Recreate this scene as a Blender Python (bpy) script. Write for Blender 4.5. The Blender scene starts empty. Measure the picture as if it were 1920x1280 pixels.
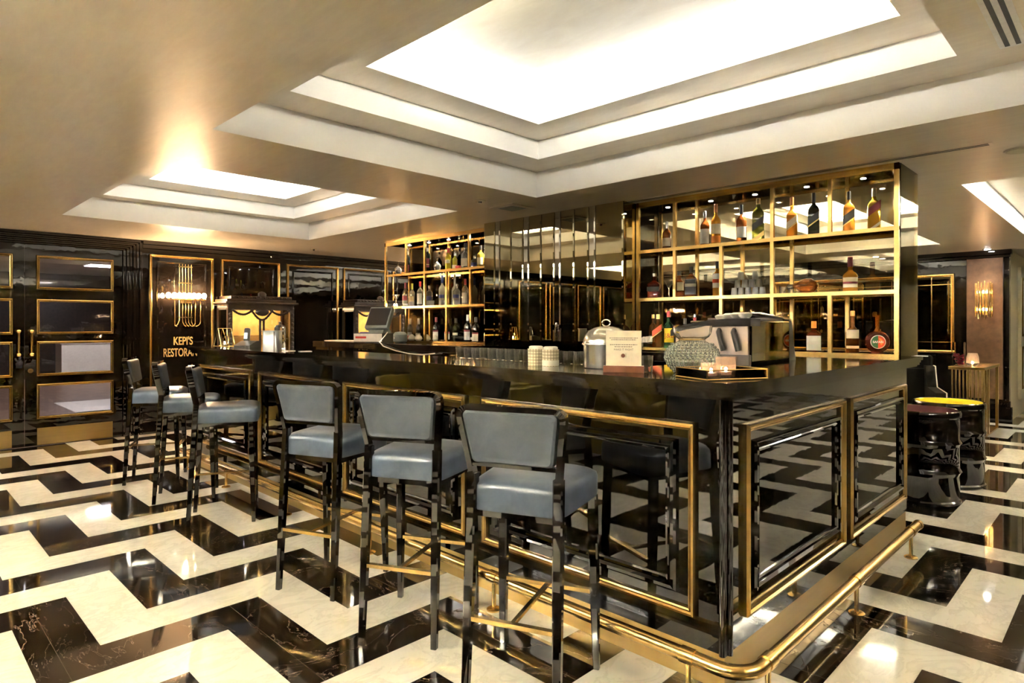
import bpy, bmesh, math, random
from mathutils import Vector, Matrix
random.seed(7)
S = bpy.context.scene
C = S.collection
PI = math.pi
R = math.radians

# ------------------------------------------------------------------ camera, world, exposure, large lights
YAW = R(44.66)
cam = bpy.data.cameras.new('camera'); cam.sensor_width = 36.0; cam.lens = 36.0*1187/1920
cam.shift_y = -31.5/1920; cam.clip_start = .05; cam.clip_end = 60
co = bpy.data.objects.new('camera', cam); C.objects.link(co)
co.location = (0, 0, 1.38); co.rotation_euler = (PI/2, 0, YAW-PI/2)
S.camera = co
w = bpy.data.worlds.new('world'); S.world = w; w.use_nodes = True
w.node_tree.nodes['Background'].inputs[0].default_value = (.05, .04, .03, 1)
w.node_tree.nodes['Background'].inputs[1].default_value = .2
S.view_settings.view_transform = 'Standard'; S.view_settings.look = 'None'
S.view_settings.gamma = 1; S.view_settings.use_curve_mapping = False
S.view_settings.exposure = 3.55
cy = S.cycles
cy.max_bounces = 12; cy.diffuse_bounces = 5; cy.glossy_bounces = 6; cy.transmission_bounces = 8; cy.transparent_max_bounces = 12
cy.caustics_reflective = False; cy.caustics_refractive = False
cy.sample_clamp_indirect = 25; cy.blur_glossy = .3
cy.use_denoising = True
LED = 15.0            # emission of the cove strips
LAMP = 32.0          # emission of the wall lamp bulbs

# ------------------------------------------------------------------ materials
MATS = {}
def nodes(name):
    m = bpy.data.materials.new(name); m.use_nodes = True
    t = m.node_tree; b = t.nodes['Principled BSDF']
    MATS[name] = m
    return m, t, b
def lk(t, a, b): t.links.new(a, b)
def geo(t): return t.nodes.new('ShaderNodeNewGeometry').outputs['Position']
def objc(t): return t.nodes.new('ShaderNodeTexCoord').outputs['Object']
def noise(t, vec, scale, detail=3, rough=.5, dist=0):
    n = t.nodes.new('ShaderNodeTexNoise'); n.inputs['Scale'].default_value = scale
    n.inputs['Detail'].default_value = detail; n.inputs['Roughness'].default_value = rough; n.inputs['Distortion'].default_value = dist
    lk(t, vec, n.inputs['Vector']); return n.outputs['Fac']
def ramp(t, fac, stops):
    r = t.nodes.new('ShaderNodeValToRGB'); e = r.color_ramp.elements
    while len(e) < len(stops): e.new(.5)
    for k, (p, c) in zip(e, stops): k.position = p; k.color = (*c, 1)
    lk(t, fac, r.inputs[0]); return r.outputs[0]
def math_(t, op, a, b=None, c=None):
    n = t.nodes.new('ShaderNodeMath'); n.operation = op
    for i, v in enumerate((a, b, c)):
        if v is None: continue
        if isinstance(v, (int, float)): n.inputs[i].default_value = v
        else: lk(t, v, n.inputs[i])
    return n.outputs[0]
def mixc(t, f, a, b):
    n = t.nodes.new('ShaderNodeMix'); n.data_type = 'RGBA'
    if isinstance(f, (int, float)): n.inputs[0].default_value = f
    else: lk(t, f, n.inputs[0])
    for i, v in ((6, a), (7, b)):
        if isinstance(v, tuple): n.inputs[i].default_value = (*v, 1)
        else: lk(t, v, n.inputs[i])
    return n.outputs[2]
def scaled(t, vec, s):
    n = t.nodes.new('ShaderNodeMapping'); n.inputs['Scale'].default_value = s; lk(t, vec, n.inputs['Vector']); return n.outputs[0]
def bump(t, b, h, strength, dist=.01):
    n = t.nodes.new('ShaderNodeBump'); n.inputs['Strength'].default_value = strength; n.inputs['Distance'].default_value = dist
    lk(t, h, n.inputs['Height']); lk(t, n.outputs[0], b.inputs['Normal'])
def plain(name, col, rough=.4, metal=0, ior=1.5, coat=0, emit=None, es=0, trans=0, alpha=1, vary=.06, vs=30):
    m, t, b = nodes(name)
    f = noise(t, objc(t), vs, 3)
    a = tuple(max(0, c*(1-vary)) for c in col); d = tuple(min(1, c*(1+vary)) for c in col)
    lk(t, ramp(t, f, [(.3, a), (.7, d)]), b.inputs['Base Color'])
    b.inputs['Roughness'].default_value = rough; b.inputs['Metallic'].default_value = metal
    b.inputs['IOR'].default_value = ior; b.inputs['Coat Weight'].default_value = coat; b.inputs['Coat Roughness'].default_value = .03
    if trans: b.inputs['Transmission Weight'].default_value = trans
    if emit: b.inputs['Emission Color'].default_value = (*emit, 1); b.inputs['Emission Strength'].default_value = es
    return m

# zigzag marble floor
m, t, b = nodes('floor_marble')
X0, Y0, SS, DD = .991, 5.542, .6893, .2468
p = geo(t); sp = t.nodes.new('ShaderNodeSeparateXYZ'); lk(t, p, sp.inputs[0])
u = math_(t, 'SUBTRACT', sp.outputs[0], X0); v = math_(t, 'SUBTRACT', sp.outputs[1], Y0)
pp = math_(t, 'PINGPONG', math_(t, 'SUBTRACT', u, v), SS)
s_ = math_(t, 'MULTIPLY', math_(t, 'ADD', math_(t, 'ADD', u, v), pp), .5)
kf = math_(t, 'FLOOR', math_(t, 'DIVIDE', s_, DD))
blk = math_(t, 'MODULO', math_(t, 'ADD', kf, 1000), 2.0)      # 0 white, 1 black
wv = ramp(t, noise(t, scaled(t, p, (1.6, 2.4, 1)), 2.0, 8, .62, 2.2), [(.40, (.81, .79, .74)), (.5, (.72, .70, .65)), (.53, (.82, .80, .75)), (1, (.85, .83, .78))])
bn = noise(t, scaled(t, p, (1.3, .9, 1)), 1.5, 9, .58, 3.0)
bv = ramp(t, bn, [(.495, (.016, .0095, .006)), (.5, (.16, .12, .09)), (.505, (.016, .0095, .006)), (.8, (.03, .019, .012))])
# thin slab joints across the black bands
j1 = math_(t, 'LESS_THAN', math_(t, 'ABSOLUTE', math_(t, 'SUBTRACT', math_(t, 'MODULO', math_(t, 'ADD', u, 20*SS), SS), .245)), .0012)
bv = mixc(t, math_(t, 'MULTIPLY', j1, .25), bv, (.30, .25, .2))
lk(t, mixc(t, blk, wv, bv), b.inputs['Base Color'])
b.inputs['Roughness'].default_value = .045; b.inputs['IOR'].default_value = 1.55

# brushed pearl plaster ceiling
m, t, b = nodes('ceiling_plaster')
n1 = noise(t, scaled(t, geo(t), (3, .8, 1)), 3.0, 6, .6, .6)
n2 = noise(t, scaled(t, geo(t), (14, 2.5, 2.5)), 2.0, 5, .65, .3)
lk(t, mixc(t, .45, ramp(t, n1, [(.3, (.73, .64, .51)), (.7, (.81, .73, .60))]), ramp(t, n2, [(.3, (.69, .60, .47)), (.7, (.84, .76, .63))])), b.inputs['Base Color'])
lk(t, ramp(t, n1, [(.25, (.29,)*3), (.75, (.35,)*3)]), b.inputs['Roughness'])
b.inputs['Metallic'].default_value = .15; b.inputs['IOR'].default_value = 1.7
m, t, b = nodes('tray_plaster_dimmed')  # ceiling plaster in a darker colour, standing in for a less lit tray centre
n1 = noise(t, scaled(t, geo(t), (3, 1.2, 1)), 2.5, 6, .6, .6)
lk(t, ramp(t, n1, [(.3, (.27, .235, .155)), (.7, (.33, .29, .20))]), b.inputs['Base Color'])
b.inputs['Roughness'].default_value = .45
m, t, b = nodes('cove_paint')
n1 = noise(t, geo(t), 4.0, 5)
lk(t, ramp(t, n1, [(.3, (.84, .82, .76)), (.7, (.88, .86, .80))]), b.inputs['Base Color']); b.inputs['Roughness'].default_value = .5

def lacquer(name, col, wob, ior=1.95, rough=.025):
    m, t, b = nodes(name)
    f = noise(t, objc(t), 6, 2)
    lk(t, ramp(t, f, [(.3, tuple(c*.8 for c in col)), (.7, col)]), b.inputs['Base Color'])
    b.inputs['Roughness'].default_value = rough; b.inputs['IOR'].default_value = ior
    bump(t, b, noise(t, geo(t), 9, 1.5, .4), wob, .006)
lacquer('black_lacquer', (.006, .0045, .0035), .045, 1.75)
lacquer('wall_lacquer', (.010, .007, .005), .10, 1.7)
lacquer('stool_lacquer', (.008, .006, .005), .03, 1.6)
lacquer('drum_lacquer', (.006, .004, .004), .35, 1.6)
def brass(name, col, rough, sc=(3, 60, 60)):
    m, t, b = nodes(name)
    f = noise(t, scaled(t, objc(t), sc), .8, 2)
    lk(t, ramp(t, f, [(.3, tuple(c*.94 for c in col)), (.7, col)]), b.inputs['Base Color'])
    b.inputs['Roughness'].default_value = rough
    b.inputs['Metallic'].default_value = 1
brass('brass', (.70, .47, .17), .26)
brass('brass_dark', (.46, .31, .115), .24)
brass('brass_kick', (.52, .35, .13), .34, (3, 3, 60))
brass('brass_dim', (.12, .08, .035), .35)
brass('brass_bright', (.80, .58, .24), .16)
brass('chrome', (.75, .74, .70), .08)
brass('brushed_steel', (.56, .53, .46), .22, (2, 2, 90))
brass('dark_steel', (.10, .085, .08), .30)
brass('warm_steel', (.42, .33, .27), .28)
brass('polished_dark', (.30, .26, .17), .03)
brass('pewter', (.20, .205, .205), .35)
m, t, b = nodes('bronze_mirror')
lk(t, ramp(t, noise(t, objc(t), 2, 2), [(.3, (.40, .35, .215)), (.7, (.43, .38, .24))]), b.inputs['Base Color'])
b.inputs['Metallic'].default_value = 1; b.inputs['Roughness'].default_value = .012
m, t, b = nodes('grey_mirror')
lk(t, ramp(t, noise(t, objc(t), 2, 2), [(.3, (.50, .48, .42)), (.7, (.53, .51, .45))]), b.inputs['Base Color'])
b.inputs['Metallic'].default_value = 1; b.inputs['Roughness'].default_value = .03
# bar stone
m, t, b = nodes('dark_stone')
f = noise(t, objc(t), 90, 4, .7)
lk(t, ramp(t, f, [(.4, (.012, .009, .007)), (.66, (.022, .017, .012)), (.8, (.05, .04, .03))]), b.inputs['Base Color'])
b.inputs['Roughness'].default_value = .06; b.inputs['IOR'].default_value = 1.6
# blue leather
def leather(name, c0, c1, rough, spec=.5):
    m, t, b = nodes(name)
    f = noise(t, objc(t), 9, 6, .65, .4)
    lk(t, ramp(t, f, [(.3, c0), (.7, c1)]), b.inputs['Base Color'])
    g = noise(t, objc(t), 260, 2)
    b.inputs['Roughness'].default_value = rough; b.inputs['Specular IOR Level'].default_value = spec
    bump(t, b, g, .08, .001)
leather('blue_leather', (.042, .062, .102), (.078, .104, .155), .34, .5)
leather('grey_blue_leather', (.042, .054, .074), (.070, .084, .106), .40, .45)
leather('mustard_velvet', (.20, .145, .012), (.28, .20, .02), .7, .2)
leather('dark_upholstery', (.006, .0055, .0045), (.012, .011, .009), .7, .03)
leather('yellow_cushion', (.72, .50, .01), (.80, .58, .02), .7, .03)
leather('burgundy_cushion', (.045, .006, .010), (.07, .010, .015), .7, .03)
plain('white_piping', (.75, .72, .66), .5)
plain('bronze_wall', (.12, .060, .027), .42, .3, vary=.25, vs=14)
plain('carved_wood', (.035, .020, .012), .33, vary=.3, vs=18, coat=.3)
plain('gold_cloth', (.75, .47, .14), .6, vary=.22, vs=9)
plain('white_paint', (.72, .69, .60), .4)
plain('cream_paint', (.62, .55, .38), .4)
plain('wood_floor', (.16, .10, .065), .35, vary=.35, vs=5)
plain('red_brick', (.35, .12, .07), .7, vary=.4, vs=9)
plain('paper', (.82, .78, .70), .7)
plain('card_paper', (.80, .72, .58), .6)
plain('card_wood', (.16, .055, .025), .4, vary=.2)
plain('ink', (.14, .10, .08), .7)
plain('black_plastic', (.02, .017, .016), .35)
plain('hood_plastic', (.016, .013, .012), .6); MATS['hood_plastic'].node_tree.nodes['Principled BSDF'].inputs['Specular IOR Level'].default_value = .12
plain('grey_plastic', (.17, .19, .18), .4)
plain('drawer_grey', (.045, .042, .035), .5)
plain('white_plastic', (.80, .78, .74), .3)
plain('purple', (.10, .06, .35), .5); plain('red', (.55, .03, .02), .4); plain('pink_red', (.55, .02, .06), .5)
plain('orange', (.80, .25, .03), .45); plain('label_cream', (.80, .70, .50), .6); plain('label_white', (.80, .77, .70), .6)
plain('label_black', (.02, .02, .02), .5); plain('label_yellow', (.85, .62, .01), .5); plain('label_red', (.60, .08, .02), .5)
plain('label_green', (.03, .16, .05), .5); plain('label_blue', (.08, .10, .35), .5); plain('label_gold', (.72, .52, .20), .35, .6); plain('label_burgundy', (.22, .03, .04), .5)
plain('cap_gold', (.70, .50, .20), .3, .8); plain('cap_black', (.015, .014, .014), .3); plain('cap_silver', (.6, .6, .62), .25, .9); plain('cap_red', (.50, .05, .05), .4)
plain('cap_pink', (.55, .12, .18), .4); plain('cap_green', (.45, .50, .04), .4); plain('cap_blue', (.05, .09, .35), .4); plain('cap_cream', (.78, .70, .55), .5); plain('cap_copper', (.60, .25, .08), .35, .5); plain('cap_wine', (.16, .02, .03), .4)
plain('gold_letter', (.78, .55, .20), .45, .35)
plain('plaid', (.62, .54, .38), .7)
m, t, b = nodes('plaid_weave')
tc = objc(t); sp = t.nodes.new('ShaderNodeSeparateXYZ'); lk(t, tc, sp.inputs[0])
ang = math_(t, 'ARCTAN2', sp.outputs[1], sp.outputs[0])
l1 = math_(t, 'LESS_THAN', math_(t, 'MODULO', math_(t, 'ADD', ang, 10), .36), .07)
l2 = math_(t, 'LESS_THAN', math_(t, 'MODULO', math_(t, 'ADD', sp.outputs[2], 1), .016), .0032)
lk(t, mixc(t, math_(t, 'MAXIMUM', l1, l2), (.68, .60, .43), (.22, .17, .10)), b.inputs['Base Color']); b.inputs['Roughness'].default_value = .6
def glass(name, col, ior=1.45, rough=.0, tw=1.0):
    m, t, b = nodes(name)
    f = noise(t, objc(t), 5, 1)
    lk(t, ramp(t, f, [(.3, col), (.7, tuple(min(1, c*1.03) for c in col))]), b.inputs['Base Color'])
    b.inputs['Roughness'].default_value = rough; b.inputs['IOR'].default_value = ior; b.inputs['Transmission Weight'].default_value = tw
    return m
glass('clear_glass', (.95, .96, .93), 1.45, 0, .94); glass('rim_glass', (.97, .97, .95), 1.25); glass('bright_glass', (.97, .97, .94), 1.45, 0, .72); glass('thin_glass', (.97, .98, .96), 1.12)
glass('hobnail_glass', (.90, .94, .90), 1.38, .02); glass('pink_glass', (.97, .86, .80), 1.3, .06, .85)
glass('amber', (.85, .36, .05), 1.25, .02, .6); glass('dark_amber', (.42, .12, .02), 1.3, .02, .6); glass('deep_red', (.30, .04, .015), 1.3, .02, .6)
glass('gold_liquor', (.92, .55, .08), 1.25, .02, .6); glass('dark_bottle', (.015, .018, .012), 1.5, .02, .6); glass('green_bottle', (.02, .14, .04), 1.4, .02, .6); glass('olive_bottle', (.20, .20, .03), 1.35, .02, .6)
glass('clear_bottle', (.93, .90, .84), 1.3, .02, .75); glass('frosted', (.90, .86, .80), 1.3, .4, .45); glass('lime_liquor', (.70, .66, .07), 1.25, .02, .6)
# flat panes: reflective, see-through
m, t, b = nodes('pane_glass')
tr = t.nodes.new('ShaderNodeBsdfTransparent'); tr.inputs[0].default_value = (.80, .78, .80, 1)
gl = t.nodes.new('ShaderNodeBsdfGlossy'); gl.inputs['Roughness'].default_value = .01
fr = t.nodes.new('ShaderNodeFresnel'); fr.inputs[0].default_value = 1.6
mx = t.nodes.new('ShaderNodeMixShader'); lk(t, fr.outputs[0], mx.inputs[0]); lk(t, tr.outputs[0], mx.inputs[1]); lk(t, gl.outputs[0], mx.inputs[2])
lk(t, mx.outputs[0], t.nodes['Material Output'].inputs['Surface'])
def flat_glass(name, tint, ior):
    m, t, b = nodes(name)
    tr = t.nodes.new('ShaderNodeBsdfTransparent'); tr.inputs[0].default_value = (*tint, 1)
    gl = t.nodes.new('ShaderNodeBsdfGlossy'); gl.inputs['Roughness'].default_value = .01; gl.inputs['Color'].default_value = (.9, .82, .6, 1)
    fr = t.nodes.new('ShaderNodeFresnel'); fr.inputs[0].default_value = ior
    mx = t.nodes.new('ShaderNodeMixShader'); lk(t, fr.outputs[0], mx.inputs[0]); lk(t, tr.outputs[0], mx.inputs[1]); lk(t, gl.outputs[0], mx.inputs[2])
    lk(t, mx.outputs[0], t.nodes['Material Output'].inputs['Surface'])
flat_glass('smoked_glass', (.76, .72, .60), 1.65)      # a pane is crossed twice
flat_glass('shelf_glass', (.60, .56, .42), 1.8)
def emitter(name, col, s):
    m, t, b = nodes(name); b.inputs['Base Color'].default_value = (*col, 1)
    b.inputs['Emission Color'].default_value = (*col, 1); b.inputs['Emission Strength'].default_value = s
emitter('led', (1, .985, .965), LED); emitter('led_right', (1, .985, .965), LED*4.5); emitter('led_fill_behind', (1, .985, .965), LED*12); emitter('led_fill_camera_side', (1, .985, .965), LED*27)  # behind and camera-side strips are unseen fill, boosted to brighten the room
emitter('bulb_warm', (1, .66, .38), LAMP)
emitter('spot_white', (1, .95, .88), 15)
emitter('flame', (1, .62, .30), 16)
emitter('sconce_bulb', (1, .62, .36), 18)
emitter('soft_panel', (1, .95, .97), 9)
emitter('cabinet_lamp', (1, .72, .38), 9)
emitter('screen', (.8, .85, .8), .25)

# ------------------------------------------------------------------ mesh builder
class MB:
    def __init__(s): s.b = bmesh.new()
    def box(s, x0, x1, y0, y1, z0, z1, bev=0, M=None, seg=2):
        vs = [s.b.verts.new((x, y, z)) for z in (z0, z1) for x, y in ((x0, y0), (x1, y0), (x1, y1), (x0, y1))]
        F = [s.b.faces.new([vs[i] for i in f]) for f in ((3, 2, 1, 0), (4, 5, 6, 7), (0, 1, 5, 4), (1, 2, 6, 5), (2, 3, 7, 6), (3, 0, 4, 7))]
        if bev:
            ed = list({e for f in F for e in f.edges})
            r = bmesh.ops.bevel(s.b, geom=ed, offset=bev, segments=seg, profile=.5, affect='EDGES')
            vs = list({v for f in r['faces'] for v in f.verts})
        if M:
            for v in vs: v.co = M @ v.co
        return s
    def loft(s, rings, closed=True, cap=True):
        L = [[s.b.verts.new(p) for p in r] for r in rings]
        n = len(L[0])
        for a, b in zip(L, L[1:]):
            for i in range(n if closed else n-1):
                j = (i+1) % n
                try: s.b.faces.new((a[i], a[j], b[j], b[i]))
                except ValueError: pass
        if cap and closed:
            try: s.b.faces.new(list(reversed(L[0])))
            except ValueError: pass
            try: s.b.faces.new(L[-1])
            except ValueError: pass
        return s
    def lathe(s, prof, c=(0, 0, 0), n=24, cap=True, M=None):
        rings = []
        for r, z in prof:
            ring = [Vector((c[0]+max(r, 1e-4)*math.cos(2*PI*i/n), c[1]+max(r, 1e-4)*math.sin(2*PI*i/n), c[2]+z)) for i in range(n)]
            if M: ring = [M @ q for q in ring]
            rings.append(ring)
        return s.loft(rings, True, cap)
    def sup(s, prof, n=32, e=2.0, c=(0, 0, 0), rot=0, cap=True):          # prof: (rx, ry, z[, e]) rings of superellipses
        rings = []
        for q in prof:
            rx, ry, z = q[:3]; ee = q[3] if len(q) > 3 else e
            ring = []
            for i in range(n):
                a = 2*PI*i/n + 1e-4
                ca, sa = math.cos(a), math.sin(a)
                x = rx*math.copysign(abs(ca)**(2/ee), ca); y = ry*math.copysign(abs(sa)**(2/ee), sa)
                ring.append(Vector((c[0]+x*math.cos(rot)-y*math.sin(rot), c[1]+x*math.sin(rot)+y*math.cos(rot), c[2]+z)))
            rings.append(ring)
        return s.loft(rings, True, cap)
    def sweep(s, pts, sec, closed=False, up=(0, 0, 1)):                    # sec: list of (a,b) in (side, up) frame
        pts = [Vector(p) for p in pts]; n = len(pts); rings = []
        pu = Vector(up)
        for i, p in enumerate(pts):
            if closed: d0, d1 = (p-pts[i-1]).normalized(), (pts[(i+1) % n]-p).normalized()
            else:
                d0 = (p-pts[i-1]).normalized() if i else (pts[1]-p).normalized()
                d1 = (pts[i+1]-p).normalized() if i < n-1 else d0
            d = (d0+d1).normalized()
            side = d.cross(pu)
            if side.length < 1e-3: side = d.cross(Vector((1, 0, 0)))
            side.normalize(); u2 = side.cross(d).normalized()
            k = 1/max(.35, d.dot(d1))
            # mitre: stretch across the bend
            bend = (d1-d0)
            if bend.length > 1e-4:
                bd = bend.normalized()
                ring = []
                for a, b in sec:
                    o = side*a+u2*b; o = o + bd*o.dot(bd)*(k-1); ring.append(p+o)
            else: ring = [p+side*a+u2*b for a, b in sec]
            if not closed or True: rings.append(ring)
            pu = u2 if abs(u2.dot(Vector(up))) < .2 else Vector(up)
        if closed: rings.append([q.copy() for q in rings[0]])
        s.loft(rings, True, not closed)
        return s
    def tube(s, pts, r, n=10, closed=False, up=(0, 0, 1)):
        return s.sweep(pts, [(r*math.cos(2*PI*i/n), r*math.sin(2*PI*i/n)) for i in range(n)], closed, up)
    def bar(s, a, b, w, h=None): h = h or w; return s.sweep([a, b], [(-w/2, -h/2), (w/2, -h/2), (w/2, h/2), (-w/2, h/2)])
    def prism(s, poly, d, M=None):                                          # polygon in xz, extruded along y from 0 to d
        r = [[Vector((x, 0, z)) for x, z in poly], [Vector((x, d, z)) for x, z in poly]]
        if M: r = [[M @ q for q in k] for k in r]
        return s.loft(r)
    def sphere(s, c, r, n=12, sc=(1, 1, 1)):
        k = n//2
        prof = [[Vector((c[0]+sc[0]*r*math.sin(PI*j/k)*math.cos(2*PI*i/n), c[1]+sc[1]*r*math.sin(PI*j/k)*math.sin(2*PI*i/n), c[2]-sc[2]*r*math.cos(PI*j/k))) for i in range(n)] for j in range(k+1)]
        prof[0] = [q+Vector((1e-5*math.cos(2*PI*i/n), 1e-5*math.sin(2*PI*i/n), 0)) for i, q in enumerate(prof[0])]
        prof[-1] = [q+Vector((1e-5*math.cos(2*PI*i/n), 1e-5*math.sin(2*PI*i/n), 0)) for i, q in enumerate(prof[-1])]
        return s.loft(prof)
    def quad(s, *p): s.b.faces.new([s.b.verts.new(q) for q in p]); return s
    def build(s, name, mat, parent=None, smooth=False, loc=None, rotz=0, auto=True):
        bmesh.ops.remove_doubles(s.b, verts=s.b.verts[:], dist=1e-6)
        bmesh.ops.recalc_face_normals(s.b, faces=s.b.faces[:])
        me = bpy.data.meshes.new(name); s.b.to_mesh(me); s.b.free()
        me.materials.append(MATS[mat])
        if smooth:
            for f in me.polygons: f.use_smooth = True
            try: me.set_sharp_from_angle(angle=R(38))
            except Exception: pass
        o = bpy.data.objects.new(name, me); C.objects.link(o)
        if parent: o.parent = parent
        if loc: o.location = loc
        o.rotation_euler.z = rotz
        return o
def thing(name, label, cat, loc=(0, 0, 0), rotz=0, group=None):
    o = bpy.data.objects.new(name, None); C.objects.link(o); o.empty_display_size = .1
    o.location = loc; o.rotation_euler = (0, 0, rotz)
    o['label'] = label; o['category'] = cat
    if group: o['group'] = group
    return o
def tag(o, label, cat, group=None):
    o['label'] = label; o['category'] = cat
    if group: o['group'] = group
    return o
def struct(o): o['kind'] = 'structure'; return o
def dup(root, loc, rotz, label, group=None):
    r = root.copy(); C.objects.link(r); r.location = loc; r.rotation_euler = (0, 0, rotz); r['label'] = label
    if group: r['group'] = group
    for ch in list(root.children):
        c = ch.copy(); C.objects.link(c); c.parent = r
        for g in ch.children:
            d = g.copy(); C.objects.link(d); d.parent = c
    return r
def text(body, size, mat, parent, loc, rot, ext=.001, sx=1.0, name='lettering', align='CENTER', bold=0):
    cu = bpy.data.curves.new(name, 'FONT'); cu.body = body; cu.size = size; cu.extrude = ext; cu.align_x = align; cu.offset = bold
    tmp = bpy.data.objects.new(name, cu); C.objects.link(tmp)
    me = bpy.data.meshes.new_from_object(tmp.evaluated_get(bpy.context.evaluated_depsgraph_get()))
    bpy.data.objects.remove(tmp); bpy.data.curves.remove(cu)
    me.materials.clear(); me.materials.append(MATS[mat])
    o = bpy.data.objects.new(name, me); C.objects.link(o)
    o.parent = parent; o.location = loc; o.rotation_euler = rot; o.scale = (sx, 1, 1)
    return o
def rect_frame(mb, x0, x1, z0, z1, y, w, d, out=-1, prof='round'):
    """moulded picture-frame in the plane y, standing out towards out*y"""
    sec = {'round': [(0, 0), (0, d*.55), (w*.15, d*.95), (w*.4, d), (w*.62, d*.55), (w*.72, d*.72), (w*.9, d*.6), (w, d*.2), (w, 0)],
           'flat': [(0, 0), (0, d), (w, d), (w, 0)]}[prof]
    cor = [(x0, z0, 1, 1), (x1, z0, -1, 1), (x1, z1, -1, -1), (x0, z1, 1, -1)]
    rings = [[Vector((cx+sx*a, y+out*h, cz+sz*a)) for a, h in sec] for cx, cz, sx, sz in cor]
    rings.append([q.copy() for q in rings[0]])
    L = [[mb.b.verts.new(p) for p in r] for r in rings]
    for a, b in zip(L, L[1:]):
        for i in range(len(sec)-1): mb.b.faces.new((a[i], a[i+1], b[i+1], b[i]))
    return mb

# ------------------------------------------------------------------ room shell
ZC = 2.44
RX0, RX1, RY0, RY1 = -4.5, 11.3, -3.2, 8.9
mb = MB(); mb.box(RX0-.1, 13.2, RY0-.1, RY1+.0, -.1, 0); struct(mb.build('floor', 'floor_marble'))
coffers = [  # outer rect x0,x1,y0,y1 ; inset 1 ; inset 2 as (x0,x1,y0,y1)
    ((1.30, 3.90, .20, 3.57), (1.60, 3.605, .607, 3.28), (1.90, 3.30, .77, 3.0)),
    ((1.29, 3.85, 4.52, 7.38), (1.59, 3.56, 4.82, 7.19), (1.89, 3.27, 5.12, 6.81)),
    ((5.80, 9.90, 1.85, 3.56), (6.1, 9.6, 2.1, 3.3), (6.4, 9.3, 2.35, 3.05)),
    ((5.80, 9.90, 4.52, 7.38), (6.1, 9.6, 4.82, 7.08), (6.4, 9.3, 5.12, 6.78)),
    ((5.80, 9.86, -2.4, .95), (6.1, 9.56, -2.1, .65), (6.4, 9.26, -1.8, .35)),
    ((-3.6, -.40, .20, 3.57), (-3.3, -.7, .5, 3.28), (-3.0, -1.0, .8, 3.0)),
    ((1.30, 3.90, -2.7, -.6), (1.6, 3.6, -2.4, -.9), (1.9, 3.3, -2.1, -1.2)),  # coffer added behind the camera so its strips brighten the floor
    ((-3.6, -.40, 4.52, 7.38), (-3.3, -.7, 4.82, 7.09), (-3.0, -1.0, 5.12, 6.81)),
]
xs = sorted({RX0-.05, 13.2, *[c[0][i] for c in coffers for i in (0, 1)]}); ys = sorted({RY0-.05, RY1+.02, *[c[0][i] for c in coffers for i in (2, 3)]})
mb = MB()
for a, b_ in zip(xs, xs[1:]):
    for c, d in zip(ys, ys[1:]):
        mx_, my_ = (a+b_)/2, (c+d)/2
        if any(k[0][0] < mx_ < k[0][1] and k[0][2] < my_ < k[0][3] for k in coffers): continue
        mb.quad((a, c, ZC), (a, d, ZC), (b_, d, ZC), (b_, c, ZC))
struct(mb.build('ceiling', 'ceiling_plaster'))
def ringface(mb, r0, r1, z0, z1):
    c0 = [(r0[0], r0[2]), (r0[1], r0[2]), (r0[1], r0[3]), (r0[0], r0[3])]; c1 = [(r1[0], r1[2]), (r1[1], r1[2]), (r1[1], r1[3]), (r1[0], r1[3])]
    for i in range(4):
        j = (i+1) % 4
        mb.quad((*c0[i], z0), (*c0[j], z0), (*c1[j], z1), (*c1[i], z1))
def grow(r, d): return (r[0]-d, r[1]+d, r[2]-d, r[3]+d)
for o_, m_, i_ in coffers:
    mb = MB(); rc = grow(i_, .26)
    ringface(mb, o_, o_, 2.44, 2.65)
    ringface(mb, m_, m_, 2.65, 2.79)
    cof = mb.build('ceiling_coffer', 'cove_paint'); struct(cof)
    mb = MB(); ringface(mb, o_, m_, 2.65, 2.65); ringface(mb, m_, i_, 2.79, 2.79)
    mb.build('soffit', 'ceiling_plaster', cof)
    mb = MB(); ringface(mb, i_, i_, 2.79, 2.825); ringface(mb, i_, grow(i_, .02), 2.825, 2.825); ringface(mb, grow(i_, .02), grow(i_, .02), 2.825, 2.80)
    ringface(mb, grow(i_, .02), rc, 2.80, 2.80); ringface(mb, rc, rc, 2.80, 2.915)
    mb.build('lip', 'cove_paint', cof)
    mb = MB(); mb.quad((rc[0], rc[2], 2.915), (rc[0], rc[3], 2.915), (rc[1], rc[3], 2.915), (rc[1], rc[2], 2.915)); mb.build('tray_panel', 'tray_plaster_dimmed', cof)
    g0 = grow(i_, .15); g1 = grow(i_, .154)
    for a in ((g0[0], g0[1], g1[2], g0[2]), (g0[0], g0[1], g0[3], g1[3]), (g1[0], g0[0], g1[2], g1[3]), (g0[1], g1[1], g1[2], g1[3])):
        MB().box(a[0], a[1], a[2], a[3], 2.826, 2.856).build('led_strip', 'led' if 0 < o_[0] < 5 and o_[3] > 0 else ('led_right' if o_[0] > 5 else ('led_fill_behind' if o_[0] > 0 else 'led_fill_camera_side')), cof)

def wall(name, x0, x1, y0, y1, mat='wall_lacquer', z1=ZC):
    return struct(MB().box(x0, x1, y0, y1, 0, z1).build(name, mat))
# door wall (left), with an opening for the double doors
DX0, DX1, DZ = .25, 2.172, 2.29
mb = MB(); mb.box(RX0, DX0, RY1, RY1+.12, 0, ZC); mb.box(DX1, RX1+.12, RY1, RY1+.12, 0, ZC); mb.box(DX0, DX1, RY1, RY1+.12, DZ, ZC)
wl = struct(mb.build('wall_left', 'wall_lacquer'))
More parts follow.
